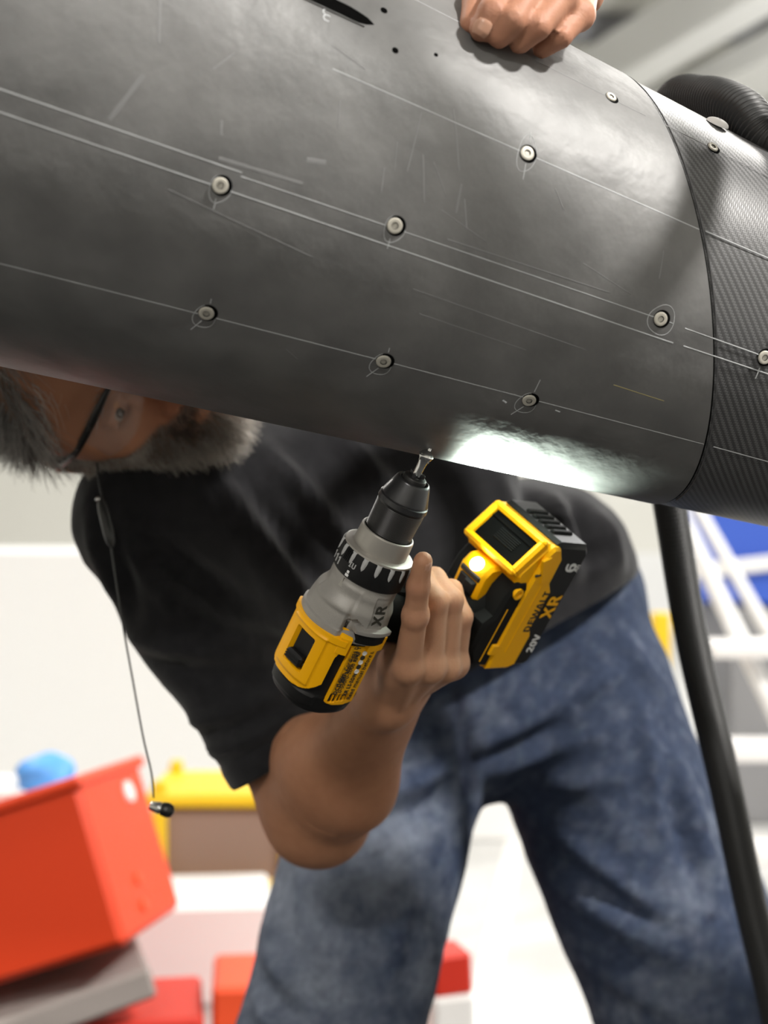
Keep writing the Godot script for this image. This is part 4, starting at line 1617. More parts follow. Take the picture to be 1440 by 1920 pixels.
# ---- clothes
func build_shirt(neck: Vector3, sh_l: Vector3) -> void:
	var s := Soft.new()
	var hem := SH_R.lerp(EL_R, 0.80)
	var hem_l := sh_l.lerp(P(925, 330, 1.42), 0.55)
	s.cap(P(690, 1185, 1.70), P(1005, 1085, 1.78), 0.132, 0.128, 0.05)
	s.cap(P(480, 1030, 1.55), P(780, 910, 1.64), 0.118, 0.118, 0.05)
	s.cap(P(600, 1000, 1.62), P(930, 1190, 1.80), 0.136, 0.132, 0.06)
	s.cap(SH_R, sh_l, 0.068, 0.068, 0.05)
	s.cap(P(262, 945, 1.46), P(360, 890, 1.52), 0.060, 0.066, 0.04)
	s.cap(SH_R, hem, 0.064, 0.060, 0.03)
	s.cap(SH_R.lerp(EL_R, 0.30), P(520, 1120, 1.58), 0.062, 0.10, 0.05)
	s.cap(neck, neck.lerp(H(0, -60, -110), 0.10), 0.076, 0.072, 0.04)
	s.cap(sh_l, hem_l, 0.066, 0.064, 0.03)
	s.cap(P(1010, 1010, 1.72), P(1085, 1095, 1.76), 0.060, 0.052, 0.03)
	var folds := [[225, 1000, 400, 1190, 1.40, 7], [200, 930, 470, 1130, 1.42, 9], [400, 1160, 560, 1215, 1.42, 9], [330, 1080, 540, 1290, 1.40, 7], [215, 1190, 500, 1225, 1.40, 6], [230, 1235, 480, 1260, 1.40, -5],
		[300, 1380, 560, 1290, 1.39, 8], [345, 1430, 575, 1325, 1.39, 8], [320, 1400, 560, 1310, 1.39, -6], [420, 890, 600, 1150, 1.5, 12], [470, 900, 640, 1140, 1.5, -9], [510, 850, 700, 1060, 1.52, 12], [240, 960, 430, 1160, 1.4, -7],
		[930, 900, 1000, 1060, 1.64, 9], [1020, 930, 1080, 1060, 1.68, 10], [980, 920, 1040, 1070, 1.66, -8], [640, 820, 760, 960, 1.55, 9], [180, 930, 230, 1150, 1.42, 6], [215, 920, 262, 1160, 1.40, -6], [860, 1050, 1130, 1010, 1.66, 6], [1082, 930, 1092, 1080, 1.70, -14], [1115, 955, 1150, 1065, 1.72, 12], [1040, 925, 1056, 1065, 1.68, 10], [1000, 1075, 1150, 1060, 1.7, 8]]
	# open sleeve ends and neck: the cloth stops at a cut
	var mb := MB.new()
	s.net(mb, Vector3(-0.46, 0.62, -2.04), Vector3(0.46, 1.52, -1.18), 0.0068)
	var dir := (EL_R - SH_R).normalized()
	var nz := FastNoiseLite.new()
	nz.seed = 14
	nz.frequency = 5.0
	nz.fractal_octaves = 2
	var fa := fold_lines(folds)
	ripple(mb, func(p: Vector3, n: Vector3) -> float:
		return 0.0030 * nz.get_noise_3dv(Vector3(p.dot(dir) * 2.6, p.x, p.z)) + fold_height(fa, p, n, 0.0115))
	# the cloth ends in a plane at the right sleeve and at the waist
	var wa := P(690, 1330, 1.7)
	var wb := P(1180, 1092, 1.7)
	var wn := Vector3(wb.y - wa.y, wa.x - wb.x, 0).normalized()
	for i in mb.v.size():
		var p := mb.v[i]
		var over := (p - hem).dot(dir)
		if over > 0.0 and p.distance_to(hem) < 0.10:
			mb.v[i] -= dir * over
		over = (p - wa).dot(wn)
		if over > 0.0 and p.z < -1.58:
			mb.v[i] -= wn * over
	part("t_shirt", mb, M.shirt, PERSON, true)
	# hem band at the right sleeve
	var ax := dir
	var e := ax.cross(Vector3.UP).normalized()
	var b := ax.cross(e)
	var rows := []
	for k in [[-0.020, 0.0615], [-0.012, 0.0632], [0.002, 0.0630], [0.006, 0.0612], [0.002, 0.0580]]:
		var ring := PackedVector3Array()
		for j in 48:
			var a := TAU * j / 48
			ring.append(hem + ax * k[0] + (e * cos(a) + b * sin(a)) * (k[1] + 0.0016 * sin(a * 3.0 + 1.0)))
		rows.append(ring)
	mb = MB.new()
	mb.grid(rows, true)
	part("sleeve_hem", mb, M.shirt, PERSON, true)

func cut(mb: MB, keep: Callable) -> void:
	var out := PackedInt32Array()
	for t in mb.idx.size() / 3:
		var c := (mb.v[mb.idx[t * 3]] + mb.v[mb.idx[t * 3 + 1]] + mb.v[mb.idx[t * 3 + 2]]) / 3.0
		if keep.call(c):
			out.append(mb.idx[t * 3])
			out.append(mb.idx[t * 3 + 1])
			out.append(mb.idx[t * 3 + 2])
	mb.idx = out

func fold_lines(list: Array) -> Array:
	var out := []
	for f in list:
		var a := P(f[0], f[1], f[4])
		var b := P(f[2], f[3], f[4])
		out.append([Vector2(a.x, a.y), Vector2(b.x, b.y), f[5] * 0.001])
	return out

func fold_height(list: Array, p: Vector3, n: Vector3, wid: float) -> float:
	if n.z < 0.0:
		return 0.0
	var q := Vector2(p.x, p.y)
	var h := 0.0
	for f in list:
		var d: Vector2 = f[1] - f[0]
		var t := clampf((q - f[0]).dot(d) / d.length_squared(), 0.0, 1.0)
		var e: float = q.distance_to(f[0] + d * t)
		if e < wid * 2.5:
			h += 1.5 * f[2] * exp(-e * e / (wid * wid)) * (0.25 + 0.75 * sin(PI * t))
	return h * smoothstep(0.1, 0.65, n.z)

func ripple(mb: MB, fn: Callable) -> void:
	var nn := PackedVector3Array()
	nn.resize(mb.v.size())
	for t in mb.idx.size() / 3:
		var a := mb.idx[t * 3]
		var b := mb.idx[t * 3 + 1]
		var c := mb.idx[t * 3 + 2]
		var n := (mb.v[b] - mb.v[a]).cross(mb.v[c] - mb.v[a])
		nn[a] += n
		nn[b] += n
		nn[c] += n
	for i in mb.v.size():
		var n := nn[i].normalized()
		mb.v[i] += n * fn.call(mb.v[i], n)

func build_jeans() -> void:
	var s := Soft.new()
	var hip_r := P(765, 1345, 1.76)
	var hip_l := P(1070, 1300, 1.82)
	var kn_r := P(612, 1960, 1.62)
	var kn_l := P(1288, 1880, 1.72)
	var an_r := P(690, 2470, 1.77)
	var an_l := P(1440, 2400, 1.87)
	s.cap(hip_r, hip_l, 0.122, 0.120, 0.05)
	s.cap(P(775, 1200, 1.76), P(1040, 1130, 1.83), 0.118, 0.118, 0.05)
	s.cap(hip_r, kn_r, 0.114, 0.106, 0.012)
	s.cap(kn_r, an_r, 0.090, 0.078, 0.03)
	s.cap(hip_l, kn_l, 0.132, 0.116, 0.012)
	s.cap(kn_l, an_l, 0.098, 0.084, 0.03)
	s.cap(P(1235, 1470, 1.83), P(1385, 1860, 1.81), 0.068, 0.088, 0.03)
	# folds at the crotch, over the thighs and behind the knees
	var folds := [[890, 1400, 1050, 1325, 1.7, 9], [905, 1450, 1100, 1375, 1.7, 9], [880, 1425, 1040, 1352, 1.7, -7], [860, 1430, 690, 1500, 1.64, 9], [850, 1460, 760, 1560, 1.63, -7], [1200, 1320, 1225, 1560, 1.72, 9], [1255, 1400, 1320, 1640, 1.72, 10], [1235, 1450, 1290, 1640, 1.70, -9],
		[1030, 1560, 1230, 1700, 1.68, 8], [1060, 1680, 1290, 1790, 1.66, 9], [1070, 1620, 1250, 1745, 1.66, -7], [1120, 1830, 1330, 1890, 1.65, 9], [560, 1650, 600, 1850, 1.58, 7], [770, 1600, 725, 1850, 1.58, 8], [490, 1790, 560, 1850, 1.58, 9], [470, 1870, 570, 1935, 1.58, 9], [500, 1830, 570, 1895, 1.58, -7],
		[862, 1320, 884, 1470, 1.66, -5], [835, 1320, 850, 1420, 1.66, 4], [980, 1330, 1180, 1250, 1.72, 6], [1010, 1480, 1180, 1440, 1.7, 6], [640, 1560, 820, 1500, 1.62, -6], [1150, 1180, 1230, 1290, 1.76, 6]]
	var fa := fold_lines(folds)
	var mb := MB.new()
	mb.has_col = true
	s.net(mb, Vector3(-0.28, 0.03, -2.06), Vector3(0.68, 1.14, -1.44), 0.0078)
	cut(mb, func(p: Vector3) -> bool: return p.y > 0.10)
	var nz := FastNoiseLite.new()
	nz.seed = 24
	nz.frequency = 6.0
	nz.fractal_octaves = 3
	ripple(mb, func(p: Vector3, n: Vector3) -> float: return 0.004 * nz.get_noise_3dv(Vector3(p.x * 1.6 + p.y, p.y * 1.2, p.z)) + fold_height(fa, p, n, 0.0125))
	# faded indigo: random wear, right leg painted paler for the light on it, dark spots of dirt
	var spots := []
	for k in 13:
		spots.append(P(rng.randf_range(500, 1350), rng.randf_range(1330, 1900), 1.68))
	var fa3 := P(858, 1300, 1.66)
	var fb3 := P(884, 1475, 1.66)
	var fly_a := Vector2(fa3.x, fa3.y)
	var fly_b := Vector2(fb3.x, fb3.y)
	for i in mb.v.size():
		var p := mb.v[i]
		var worn_lit := 0.45 + 0.6 * nz.get_noise_3dv(p * 0.5 + Vector3(3, 0, 0)) + 0.35 * nz.get_noise_3dv(p * 2.0)
		var lit_right_leg := clampf(1.0 - Geometry3D.get_closest_point_to_segment(p, hip_r.lerp(kn_r, 0.45), kn_r).distance_to(p) / 0.19, 0.0, 1.0)
		worn_lit = clampf(0.8 * worn_lit + 0.75 * lit_right_leg - 0.30, 0.0, 1.0)
		var c := lin(0.045, 0.060, 0.102).lerp(lin(0.30, 0.335, 0.405), clampf(worn_lit + 0.28 * nz.get_noise_3dv(p * 7.0), 0.0, 1.0))
		var q := Vector2(720.0 + p.x * FPX / -p.z, 960.0 - (p.y - CAM_Y) * FPX / -p.z)
		for sp in spots:
			var dd: float = Vector2(p.x - sp.x, p.y - sp.y).length()
			if dd < 0.008:
				c = c.lerp(lin(0.02, 0.022, 0.03), 0.6 * (1.0 - dd / 0.008))
		var fly := Geometry2D.get_closest_point_to_segment(Vector2(p.x, p.y), fly_a, fly_b).distance_to(Vector2(p.x, p.y))
		if p.z > -1.80 and fly < 0.016:
			c = c.lerp(lin(0.014, 0.017, 0.03), 0.8 * (1.0 - fly / 0.016))
		mb.col[i] = c
	part("jeans", mb, M.denim, PERSON, true)
	# side seam with a row of stitches, fly seam
	var k := 0
	for i in 26:
		var a := P(1322, 1640, 1.698).lerp(P(1440, 1850, 1.715), i / 25.0)
		mb = MB.new()
		mb.rbox(a, Vector3(0.0032, 0.0009, 0.0012), 0.0005, Basis(Vector3(0, 0, 1), -0.45))
		part("stitch", mb, M.stitch, PERSON)

# ---- face, beard, hair
func beard_mask(q: Vector3) -> float:
	var ax := absf(q.x)
	# a cheek line falling from the ear to the corner of the mouth; moustache above the lip
	var line := lerpf(-56.0, -30.0, clampf((ax - 18.0) / 55.0, 0.0, 1.0))
	var m := ss(4.0, -4.0, q.y - line) * ss(-112.0, -100.0, q.z)
	m *= 1.0 - ss(-128.0, -150.0, q.y)
	# lips stay bare
	var lipd := Vector2(ax / 20.0, (q.y + 76.0) / 9.0).length()
	m *= ss(0.75, 1.15, lipd) if q.z > -12.0 else 1.0
	if q.z > 0.0 and q.y > -58.0:
		m *= ss(-52.0, -58.0, q.y)
	# side-whiskers in front of the ear
	m = maxf(m, win(q.z, -100.0, -74.0, 6.0) * win(q.y, -60.0, 6.0, 8.0) * (1.0 if ax > 52.0 else 0.0))
	return m

func scalp_mask(q: Vector3) -> float:
	# receding line over the forehead, falling behind the temple to the ear
	var edge := lerpf(-34.0, -92.0, clampf((62.0 - q.y) / 60.0, 0.0, 1.0))
	var m := ss(edge + 8.0, edge - 8.0, q.z)
	m *= ss(-66.0, -46.0, q.y - (q.z + 100.0) * 0.25) if q.z < -60 else 1.0
	if absf(q.x) > 66.0 and q.z > -122.0 and q.y < 24.0 and q.y > -45.0 and q.z > -118.0:
		m *= 0.0
	return m if q.y > -70.0 else 0.0

func strand(mb: MB, root: Vector3, dir: Vector3, n: Vector3, len_: float, r: float, curl: float, fall: Vector3, c: Color) -> void:
	var p := root
	var d := dir.normalized()
	var seg := 6
	var side := d.cross(n).normalized()
	var prev := PackedInt32Array()
	for i in seg + 1:
		var w := r * (1.0 - 0.75 * float(i) / seg)
		var up := side.cross(d).normalized()
		var ids := PackedInt32Array()
		for j in 3:
			var a := TAU * j / 3.0
			ids.append(mb.vert(p + (side * cos(a) + up * sin(a)) * w, Vector2.ZERO, c))
		if i > 0:
			for j in 3:
				mb.quad(prev[j], prev[(j + 1) % 3], ids[(j + 1) % 3], ids[j])
		prev = ids
		p += d * len_ / seg
		d = (d + fall / seg + side * curl / seg).normalized()

func build_hair() -> void:
	# roots on the head's own surface
	var s := Soft.new()
	head_blobs(s, P(420, 930, 1.50))
	var src := MB.new()
	s.net(src, H(0, -20, -80) - Vector3.ONE * 0.165, H(0, -20, -80) + Vector3(0.185, 0.165, 0.165), 0.0045)
	var beard := MB.new()
	beard.has_col = true
	var hair := MB.new()
	hair.has_col = true
	var brow := MB.new()
	brow.has_col = true
	var nz := FastNoiseLite.new()
	nz.seed = 77
	nz.frequency = 28.0
	var inv := HB.transposed()
	for t in src.idx.size() / 3:
		var a := src.v[src.idx[t * 3]]
		var b := src.v[src.idx[t * 3 + 1]]
		var c := src.v[src.idx[t * 3 + 2]]
		var n := (b - a).cross(c - a).normalized()
		var q0 := inv * ((a + b + c) / 3.0 - HEAD) * 1000.0
		if q0.x < -45.0:
			continue
		var bm := beard_mask(q0)
		var sm := scalp_mask(q0)
		var count := 0
		if bm > 0.3:
			count = 2 if rng.randf() < 0.45 * bm else 1
		elif sm > 0.3:
			count = 2 if rng.randf() < 0.15 else 1
		for k in count:
			var r1 := rng.randf()
			var r2 := rng.randf()
			if r1 + r2 > 1.0:
				r1 = 1.0 - r1
				r2 = 1.0 - r2
			var root := a + (b - a) * r1 + (c - a) * r2 - n * 0.001
			var q := inv * (root - HEAD) * 1000.0
			var rnd := Vector3(rng.randf_range(-1, 1), rng.randf_range(-1, 1), rng.randf_range(-1, 1))
			if bm > 0.3:
				var dirl := Vector3(signf(q.x) * 0.25, -1.0, 0.25) if q.y < -62.0 else Vector3(signf(q.x) * 0.75, -0.8, 0.1)
				if q.z < -40.0:
					dirl = Vector3(0.15 * signf(q.x), -0.9, 0.55)
				var dr := HB * dirl * 0.8 + n * 0.55 + rnd * 0.38
				var lf := lerpf(0.010, 0.026, clampf((-q.y - 55.0) / 55.0, 0.0, 1.0)) * rng.randf_range(0.7, 1.15)
				var grey := clampf(0.45 + 0.5 * nz.get_noise_3dv(root) + 0.5 * clampf((-q.y - 80.0) / 30.0, 0.0, 1.0) + 0.35 * clampf((-q.z - 20.0) / 50.0, 0.0, 1.0) - 0.55 * clampf((-52.0 - q.y) / 12.0, 0.0, 1.0) * clampf((92.0 + q.y) / 12.0, 0.0, 1.0) * clampf((36.0 - absf(q.x)) / 12.0, 0.0, 1.0) + rng.randf_range(-0.3, 0.3), 0.0, 1.0)
				var cc := lin(0.085, 0.062, 0.048).lerp(lin(0.60, 0.555, 0.50), grey)
				strand(beard, root, dr, n, lf, 0.00042, rng.randf_range(-1.0, 1.0), Vector3(0, -0.25, 0) - n * 0.3, cc)
			else:
				var back := HB * Vector3(0.0, -0.35, -0.75)
				var dr := back - n * back.dot(n) + n * 0.40 + rnd * 0.28 + Vector3(0.10, -0.35, 0.05)
				var lf := rng.randf_range(0.022, 0.048)
				var edge := scalp_mask(q + Vector3(0, 0, 16.0)) < 0.5 and q.y > 30.0
				if edge:
					dr = HB * Vector3(0.25, -0.7, 0.25) + n * 0.35 + rnd * 0.35
					lf = rng.randf_range(0.035, 0.06)
				var grey := clampf(0.42 + 0.45 * nz.get_noise_3dv(root * 0.8) + rng.randf_range(-0.30, 0.40), 0.0, 1.0)
				var cc := lin(0.10, 0.088, 0.078).lerp(lin(0.66, 0.63, 0.60), grey)
				strand(hair, root, dr, n, lf, 0.00048 if not edge else 0.00036, rng.randf_range(-1.3, 1.3), Vector3(0, -0.55, 0) - n * 0.5, cc)
	# long pale wisps straying over the forehead
	for k in 60:
		var a := rng.randf_range(-1.0, 1.0)
		var root := H(30.0 + 34.0 * a, 78.0 - 26.0 * absf(a), -18.0 - 26.0 * a * a)
		var rnd := Vector3(rng.randf_range(-1, 1), rng.randf_range(-1, 1), rng.randf_range(-1, 1))
		strand(hair, root, HB * Vector3(0.35, -0.75, 0.45) + rnd * 0.35, HB.z, rng.randf_range(0.035, 0.065), 0.0003, rng.randf_range(-2.4, 2.4), -HB.z * 0.9 + Vector3(0, -0.2, 0), lin(0.62, 0.60, 0.57))
	part("hair", hair, M.hair, PERSON, true)
	part("beard", beard, M.hair, PERSON, true)
	for k in 90:
		var x := rng.randf_range(12.0, 48.0)
		var root := H(x, 17.0 + rng.randf_range(-4.0, 4.0), 13.0 - 0.30 * x)
		strand(brow, root, HB * Vector3(0.8, 0.2 + rng.randf_range(-0.4, 0.4), 0.35), HB.z, 0.013, 0.00042, 0.2, Vector3(0, 0, 0), lin(0.10, 0.08, 0.07).lerp(lin(0.4, 0.37, 0.34), rng.randf()))
	part("eyebrow", brow, M.hair, PERSON, true)

func face_parts() -> void:
	for x in [-1.0, 1.0]:
		var c := H(32 * x, -2, -9.0)
		var mb := MB.new()
		ball(mb, c, 0.0122, HB)
		var e := part("eye", mb, M.eye_white, PERSON, true)
		mb = MB.new()
		var look := (HB * Vector3(-0.10, -0.35, 0.93)).normalized()
		turned(mb, c + look * 0.0108, look, look.cross(Vector3.UP).normalized(), [[1.0, -0.001], [0.98, 0.0006], [0.6, 0.0013], [0.2, 0.0016]], 0.0058)
		part("iris", mb, M.iris, e, true)
	var mb2 := MB.new()
	var pts := PackedVector3Array()
	var rr := PackedFloat32Array()
	for i in 9:
		var x := -17.0 + 34.0 * i / 8.0
		pts.append(H(x, -82.0 + 1.5 * absf(x) / 17.0, 10.0 - absf(x) * 0.25))
		rr.append(0.0058 - 0.0028 * absf(x) / 17.0)
	mb2.sweep(pts, rr, 12)
	part("lip", mb2, M.lip, PERSON, true)

func ball(mb: MB, c: Vector3, r: float, bs: Basis) -> void:
	var rows := []
	for i in 13:
		var a := -PI / 2 + PI * i / 12.0
		var ring := PackedVector3Array()
		for j in 24:
			var b := TAU * j / 24
			ring.append(c + bs * Vector3(cos(a) * cos(b), sin(a), -cos(a) * sin(b)) * r)
		rows.append(ring)
	mb.grid(rows, true)

# ---------------------------------------------------------------- safety glasses
func build_glasses() -> void:
	var root := thing("safety_glasses", "clear wraparound safety glasses with black arms and red tips on the bearded man", "glasses", H(0, 0, 20))
	for x in [-1.0, 1.0]:
		var mb := MB.new()
		var rows := []
		for i in 15:
			var a := deg_to_rad(6.0 + 74.0 * i / 14.0)
			var row := PackedVector3Array()
			for j in 9:
				var v := j / 8.0
				var low := -27.0 + 10.0 * pow(1.0 - sin(a), 2.0) * 2.0 + 9.0 * pow(i / 14.0, 3.0)
				var u := lerpf(low, 21.0 - 10.0 * pow(i / 14.0, 2.0), v)
				row.append(H(72.0 * sin(a) * x, u, -42.0 + 66.0 * cos(a) - 0.0035 * (u + 5) * (u + 5)))
			rows.append(row)
		var n := rows.size()
		for layer in 1:
			mb.grid(rows, false, x < 0)
		part("lens", mb, M.lens, root, true)
		# dark bar over the lens that runs on as the arm, its red tip over the ear
		var c := Curve3D.new()
		var way := [H(7 * x, 21, 27), H(26 * x, 23, 22), H(46 * x, 21, 9), H(63 * x, 16, -12), H(75 * x, 9, -38), H(82 * x, 3, -68), H(85 * x, -1, -92)]
		for i in way.size():
			var tn: Vector3 = (way[mini(i + 1, way.size() - 1)] - way[maxi(i - 1, 0)]) / 6.0
			c.add_point(way[i], -tn, tn)
		var pts := c.tessellate_even_length(4, 0.005)
		var rr := PackedFloat32Array()
		for i in pts.size():
			rr.append(lerpf(0.0024, 0.0037, minf(1.0, i * 3.0 / pts.size())))
		mb = MB.new()
		mb.sweep(pts, rr, 10)
		var arm := part("arm", mb, M.frame_black, root, true)
		pts = PackedVector3Array()
		rr = PackedFloat32Array()
		for i in 10:
			var t := i / 9.0
			pts.append(H((85 + 1.0 * t) * x, -1.0 - 10.0 * t * t - 2 * t, -91.0 - 24.0 * t))
			rr.append(0.0042 - 0.001 * t)
		mb = MB.new()
		mb.sweep(pts, rr, 10)
		part("arm_tip", mb, M.frame_red, arm, true)
	var mb3 := MB.new()
	mb3.rbox(H(0, 10, 26.0), Vector3(0.009, 0.006, 0.002), 0.0015, HB)
	part("bridge", mb3, M.frame_black, root)

# ---------------------------------------------------------------- earphone hanging from under the beard
func build_earphone() -> void:
	var pts := [P(182, 868, 1.325), P(186, 905, 1.318), P(196, 950, 1.312), P(206, 1010, 1.308), P(216, 1080, 1.305), P(230, 1170, 1.303), P(248, 1270, 1.302), P(268, 1380, 1.300), P(284, 1450, 1.300), P(288, 1496, 1.300)]
	var c := Curve3D.new()
	for i in pts.size():
		var tn: Vector3 = (pts[mini(i + 1, pts.size() - 1)] - pts[maxi(i - 1, 0)]) / 6.0
		c.add_point(pts[i], -tn, tn)
	var p := c.tessellate_even_length(4, 0.006)
	var rr := PackedFloat32Array()
	for i in p.size():
		rr.append(0.0009)
	var root := thing("earphone", "black earphone dangling on a thin cord in front of the black sleeve", "earphone", pts[9])
	var mb := MB.new()
	mb.sweep(p, rr, 8)
	part("cord", mb, M.frame_black, root, true)
	mb = MB.new()
	var a: Vector3 = P(188, 932, 1.312)
	var b: Vector3 = P(210, 1026, 1.306)
	var q := PackedVector3Array()
	rr = PackedFloat32Array()
	for i in 9:
		q.append(a.lerp(b, i / 8.0))
		rr.append([0.0016, 0.0044, 0.0050, 0.0052, 0.0052, 0.0052, 0.0050, 0.0044, 0.0016][i])
	mb.sweep(q, rr, 14)
	part("remote", mb, M.frame_black, root, true)
	mb = MB.new()
	ball(mb, P(183, 936, 1.305), 0.0022, Basis.IDENTITY)
	part("remote_button", mb, M.bright_steel, root, true)
	a = P(281, 1510, 1.300)
	b = P(325, 1522, 1.296)
	var steps := [[0.0, 0.0020], [0.03, 0.0040], [0.42, 0.0058], [0.44, 0.0050], [0.50, 0.0050], [0.52, 0.0062], [0.75, 0.0070], [0.93, 0.0058], [1.0, 0.0030]]
	for k in 2:
		q = PackedVector3Array()
		rr = PackedFloat32Array()
		for s in (steps.slice(0, 5) if k == 0 else steps.slice(4)):
			q.append(a.lerp(b, s[0]))
			rr.append(s[1])
		mb = MB.new()
		mb.sweep(q, rr, 20)
		part("earbud" if k == 0 else "ear_tip", mb, M.bright_steel if k == 0 else M.frame_black, root, true)
# ---------------------------------------------------------------- things standing behind, out of focus
func tilted(yaw: float, roll: float, pitch := 0.0) -> Basis:
	return Basis(Vector3.UP, yaw) * Basis(Vector3(0, 0, 1), roll) * Basis(Vector3(1, 0, 0), pitch)

func simple(called: String, label: String, category: String, c: Vector3, half: Vector3, m: Material, bs := Basis.IDENTITY, bev := 0.008, group := "") -> Node3D:
	var t := thing(called, label, category, c - Vector3(0, half.y, 0), group)
	var mb := MB.new()
	mb.rbox(c, half, bev, bs)
	part("body", mb, m, t)
	return t

func build_background() -> void:
	# red bin tipped on a stack, with a rim and corner flange
	var bs := tilted(-0.16, 0.33, -0.06)
	var c := P(17, 1660, 2.75)
	var t := thing("plastic_bin", "big bright red plastic bin tilted on a white stack at lower left", "bin", c - Vector3(0, 0.16, 0))
	var mb := MB.new()
	mb.rbox(c, Vector3(0.265, 0.155, 0.16), 0.012, bs)
	part("body", mb, M.red, t)
	mb = MB.new()
	mb.rbox(c + bs * Vector3(0.0, 0.150, 0.0), Vector3(0.275, 0.012, 0.17), 0.006, bs)
	part("rim", mb, M.red, t)
	for k in [[0.267, 0.10, -0.06], [0.267, -0.06, 0.02], [0.267, -0.11, 0.03]]:
		mb = MB.new()
		turned(mb, c + bs * Vector3(k[0], k[1], k[2]), bs.x, bs.y, [[1.0, -0.002], [0.95, 0.003], [0.6, 0.004], [0.2, 0.004]], 0.022 if k[1] > 0 else 0.012)
		part("rivet", mb, M.off_white if k[1] > 0 else M.red_light, t)
	# lid and boxes the bin lies on
	simple("storage_lid", "brownish grey board sticking out under the tilted red bin", "board", P(130, 1850, 2.74), Vector3(0.15, 0.030, 0.14), M.grey_board, tilted(0.3, 0.26))
	simple("white_crate", "white crate between the red bin and the worker's leg", "crate", Vector3(P(362, 0, 3.25).x, 0.116, -3.25), Vector3(0.175, 0.112, 0.14), M.white, tilted(0.1, 0.0), 0.01)
	simple("red_crate", "deep red crate at the bottom, under the grey board", "crate", Vector3(P(225, 0, 2.82).x, 0.062, -2.82), Vector3(0.165, 0.061, 0.13), M.red_deep, tilted(0.15, 0.0), 0.01)
	simple("orange_crate", "orange red crate at the bottom beside the jeans, under the white crate", "crate", Vector3(P(478, 0, 2.86).x, 0.086, -2.86), Vector3(0.085, 0.085, 0.11), M.red_light, tilted(0.1, 0.0), 0.01)
	simple("yellow_drum", "small dirty yellow tub in the lower left corner", "tub", Vector3(P(5, 0, 2.66).x, 0.084, -2.66), Vector3(0.035, 0.084, 0.05), M.dirt_yellow)
	# crumpled blue bag behind the bin
	simple("white_carton", "plain white carton standing behind the tilted red bin", "carton", Vector3(P(70, 0, 3.18).x, 0.245, -3.18), Vector3(0.13, 0.245, 0.10), M.white)
	var s := Soft.new()
	var bc := P(95, 1458, 3.14)
	for k in 7:
		s.ell(bc + Vector3(rng.randf_range(-0.03, 0.03), rng.randf_range(-0.03, 0.02), rng.randf_range(-0.03, 0.03)), Basis(Vector3(rng.randf(), rng.randf(), rng.randf()).normalized(), rng.randf() * 3.0), Vector3(0.055, 0.032, 0.042), 0.008)
	mb = MB.new()
	s.net(mb, bc - Vector3.ONE * 0.12, bc + Vector3.ONE * 0.12, 0.009)
	tag(put("plastic_bag", mb.shift(bc).mesh(true), M.blue_bag), "crumpled light blue plastic bag behind the tilted red bin", "bag")
	get_node("plastic_bag").position = bc
	simple("white_cabinet", "long low white cabinet behind the blue bag and the yellow cart", "cabinet", Vector3(-1.3, 0.485, -5.0), Vector3(2.1, 0.485, 0.3), M.white)
	# yellow cart with a brown carton in it
	var cart := thing("yellow_cart", "bright yellow framed cart between the red bin and the worker", "cart", Vector3(P(440, 1560, 3.6).x, 0, -3.6))
	mb = MB.new()
	mb.rbox(P(430, 1478, 3.6), Vector3(0.19, 0.017, 0.16), 0.008)
	part("shelf", mb, M.cart_yellow, cart)
	mb = MB.new()
	mb.rbox(P(430, 1636, 3.6), Vector3(0.19, 0.016, 0.16), 0.008)
	part("shelf", mb, M.cart_yellow, cart)
	for x in [P(316, 0, 3.6).x, P(545, 0, 3.6).x]:
		for z in [-3.46, -3.74]:
			mb = MB.new()
			mb.rbox(Vector3(x, 0.24, z), Vector3(0.017, 0.20, 0.015), 0.006)
			part("post", mb, M.cart_yellow, cart)
			mb = MB.new()
			mb.sweep(PackedVector3Array([Vector3(x - 0.012, 0.035, z), Vector3(x + 0.012, 0.035, z)]), PackedFloat32Array([0.035, 0.035]), 16)
			part("wheel", mb, M.black, cart, false)
	simple("carton", "brown cardboard carton inside the yellow cart", "carton", P(436, 1563, 3.6), Vector3(0.16, 0.093, 0.13), M.cardboard)
	# between the legs: a red and white block and a leaning white pipe
	var bl := thing("barrier_block", "red block with a white lower half standing between the worker's legs", "barrier", Vector3(P(840, 0, 2.75).x, 0, -2.75))
	mb = MB.new()
	mb.rbox(Vector3(P(836, 0, 2.75).x, 0.207, -2.75), Vector3(0.040, 0.042, 0.045), 0.008, tilted(0.3, 0.05))
	part("red_top", mb, M.red_deep, bl)
	mb = MB.new()
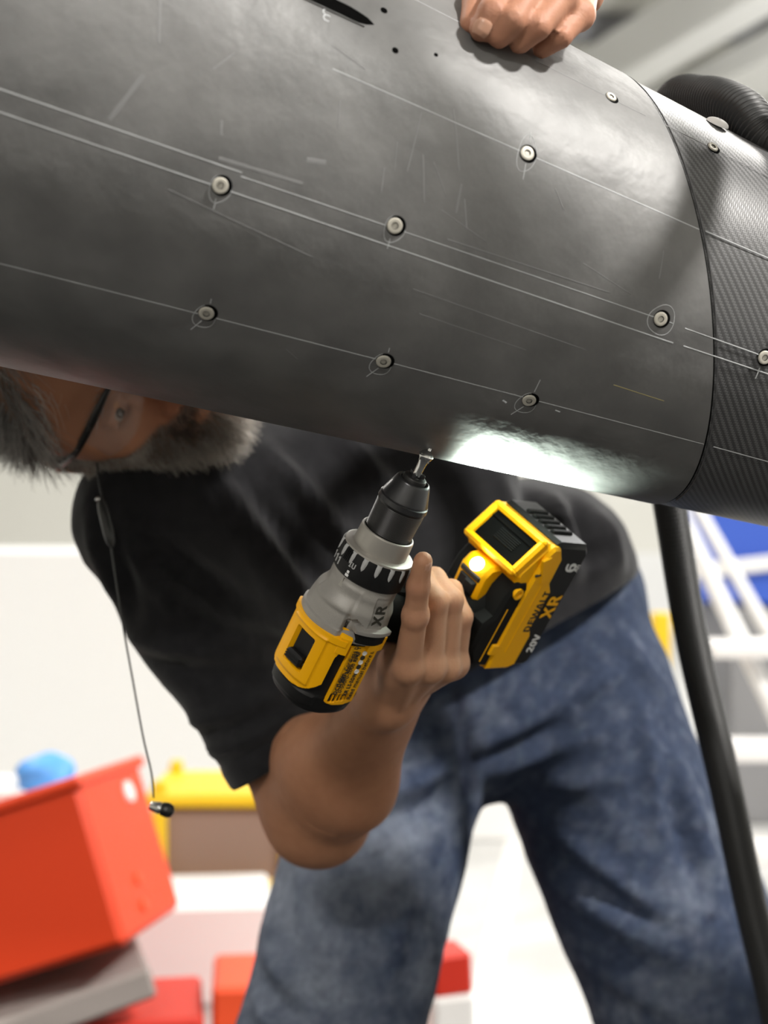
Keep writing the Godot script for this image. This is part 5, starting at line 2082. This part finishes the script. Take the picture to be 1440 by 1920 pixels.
	mb.rbox(Vector3(P(838, 0, 2.75).x, 0.085, -2.75), Vector3(0.043, 0.083, 0.048), 0.008, tilted(0.3, 0.0))
	part("white_base", mb, M.off_white, bl)
	mb = MB.new()
	mb.rbox(Vector3(0.305, 0.002, -3.75), Vector3(0.028, 0.002, 1.02), 0.001, Basis(Vector3.UP, -0.138))
	struct("floor_line", mb.mesh(false), M.beam_white)
	# right: blue box on a grey base, white steps with a sloping rail, yellow strip
	simple("blue_box", "large blue box behind the hanging hose", "box", P(1420, 1040, 5.2), Vector3(0.26, 0.175, 0.25), M.blue, tilted(-0.15, -0.06), 0.02)
	simple("grey_base", "grey plinth under the large blue box", "plinth", Vector3(P(1440, 1150, 5.2).x, 0.38, -5.2), Vector3(0.20, 0.38, 0.25), M.grey)
	mb = MB.new()
	mb.rbox(P(1385, 1062, 4.93), Vector3(0.16, 0.026, 0.012), 0.004, tilted(-0.15, 0.12))
	var band := thing("white_band", "white band lying across the large blue box", "band", P(1385, 1062, 4.85))
	part("tape", mb, M.white, band)
	var steps := thing("rolling_steps", "white rolling steps behind the hanging hose at right", "steps", Vector3(1.35, 0, -4.0))
	for k in 3:
		mb = MB.new()
		mb.rbox(P(1400 + k * 6, 1215 + k * 190, 4.0) + Vector3(0.10, 0, 0), Vector3(0.22, 0.020, 0.10), 0.005)
		part("tread", mb, M.off_white, steps)
	for q in [[P(1262, 940, 4.2), P(1640, 1720, 3.8), 0.026], [P(1300, 940, 4.4), P(1700, 1640, 4.2), 0.02]]:
		mb = MB.new()
		mb.sweep(PackedVector3Array([q[0], q[1]]), PackedFloat32Array([q[2], q[2]]), 14)
		part("rail", mb, M.white, steps)
	mb = MB.new()
	mb.rbox(Vector3(P(1238, 0, 4.2).x, 0.40, -4.2), Vector3(0.026, 0.40, 0.026), 0.006)
	var ys := thing("yellow_post", "yellow post standing beside the worker's hip", "post", Vector3(P(1240, 0, 4.2).x, 0, -4.2))
	part("sleeve", mb, M.cart_yellow, ys)
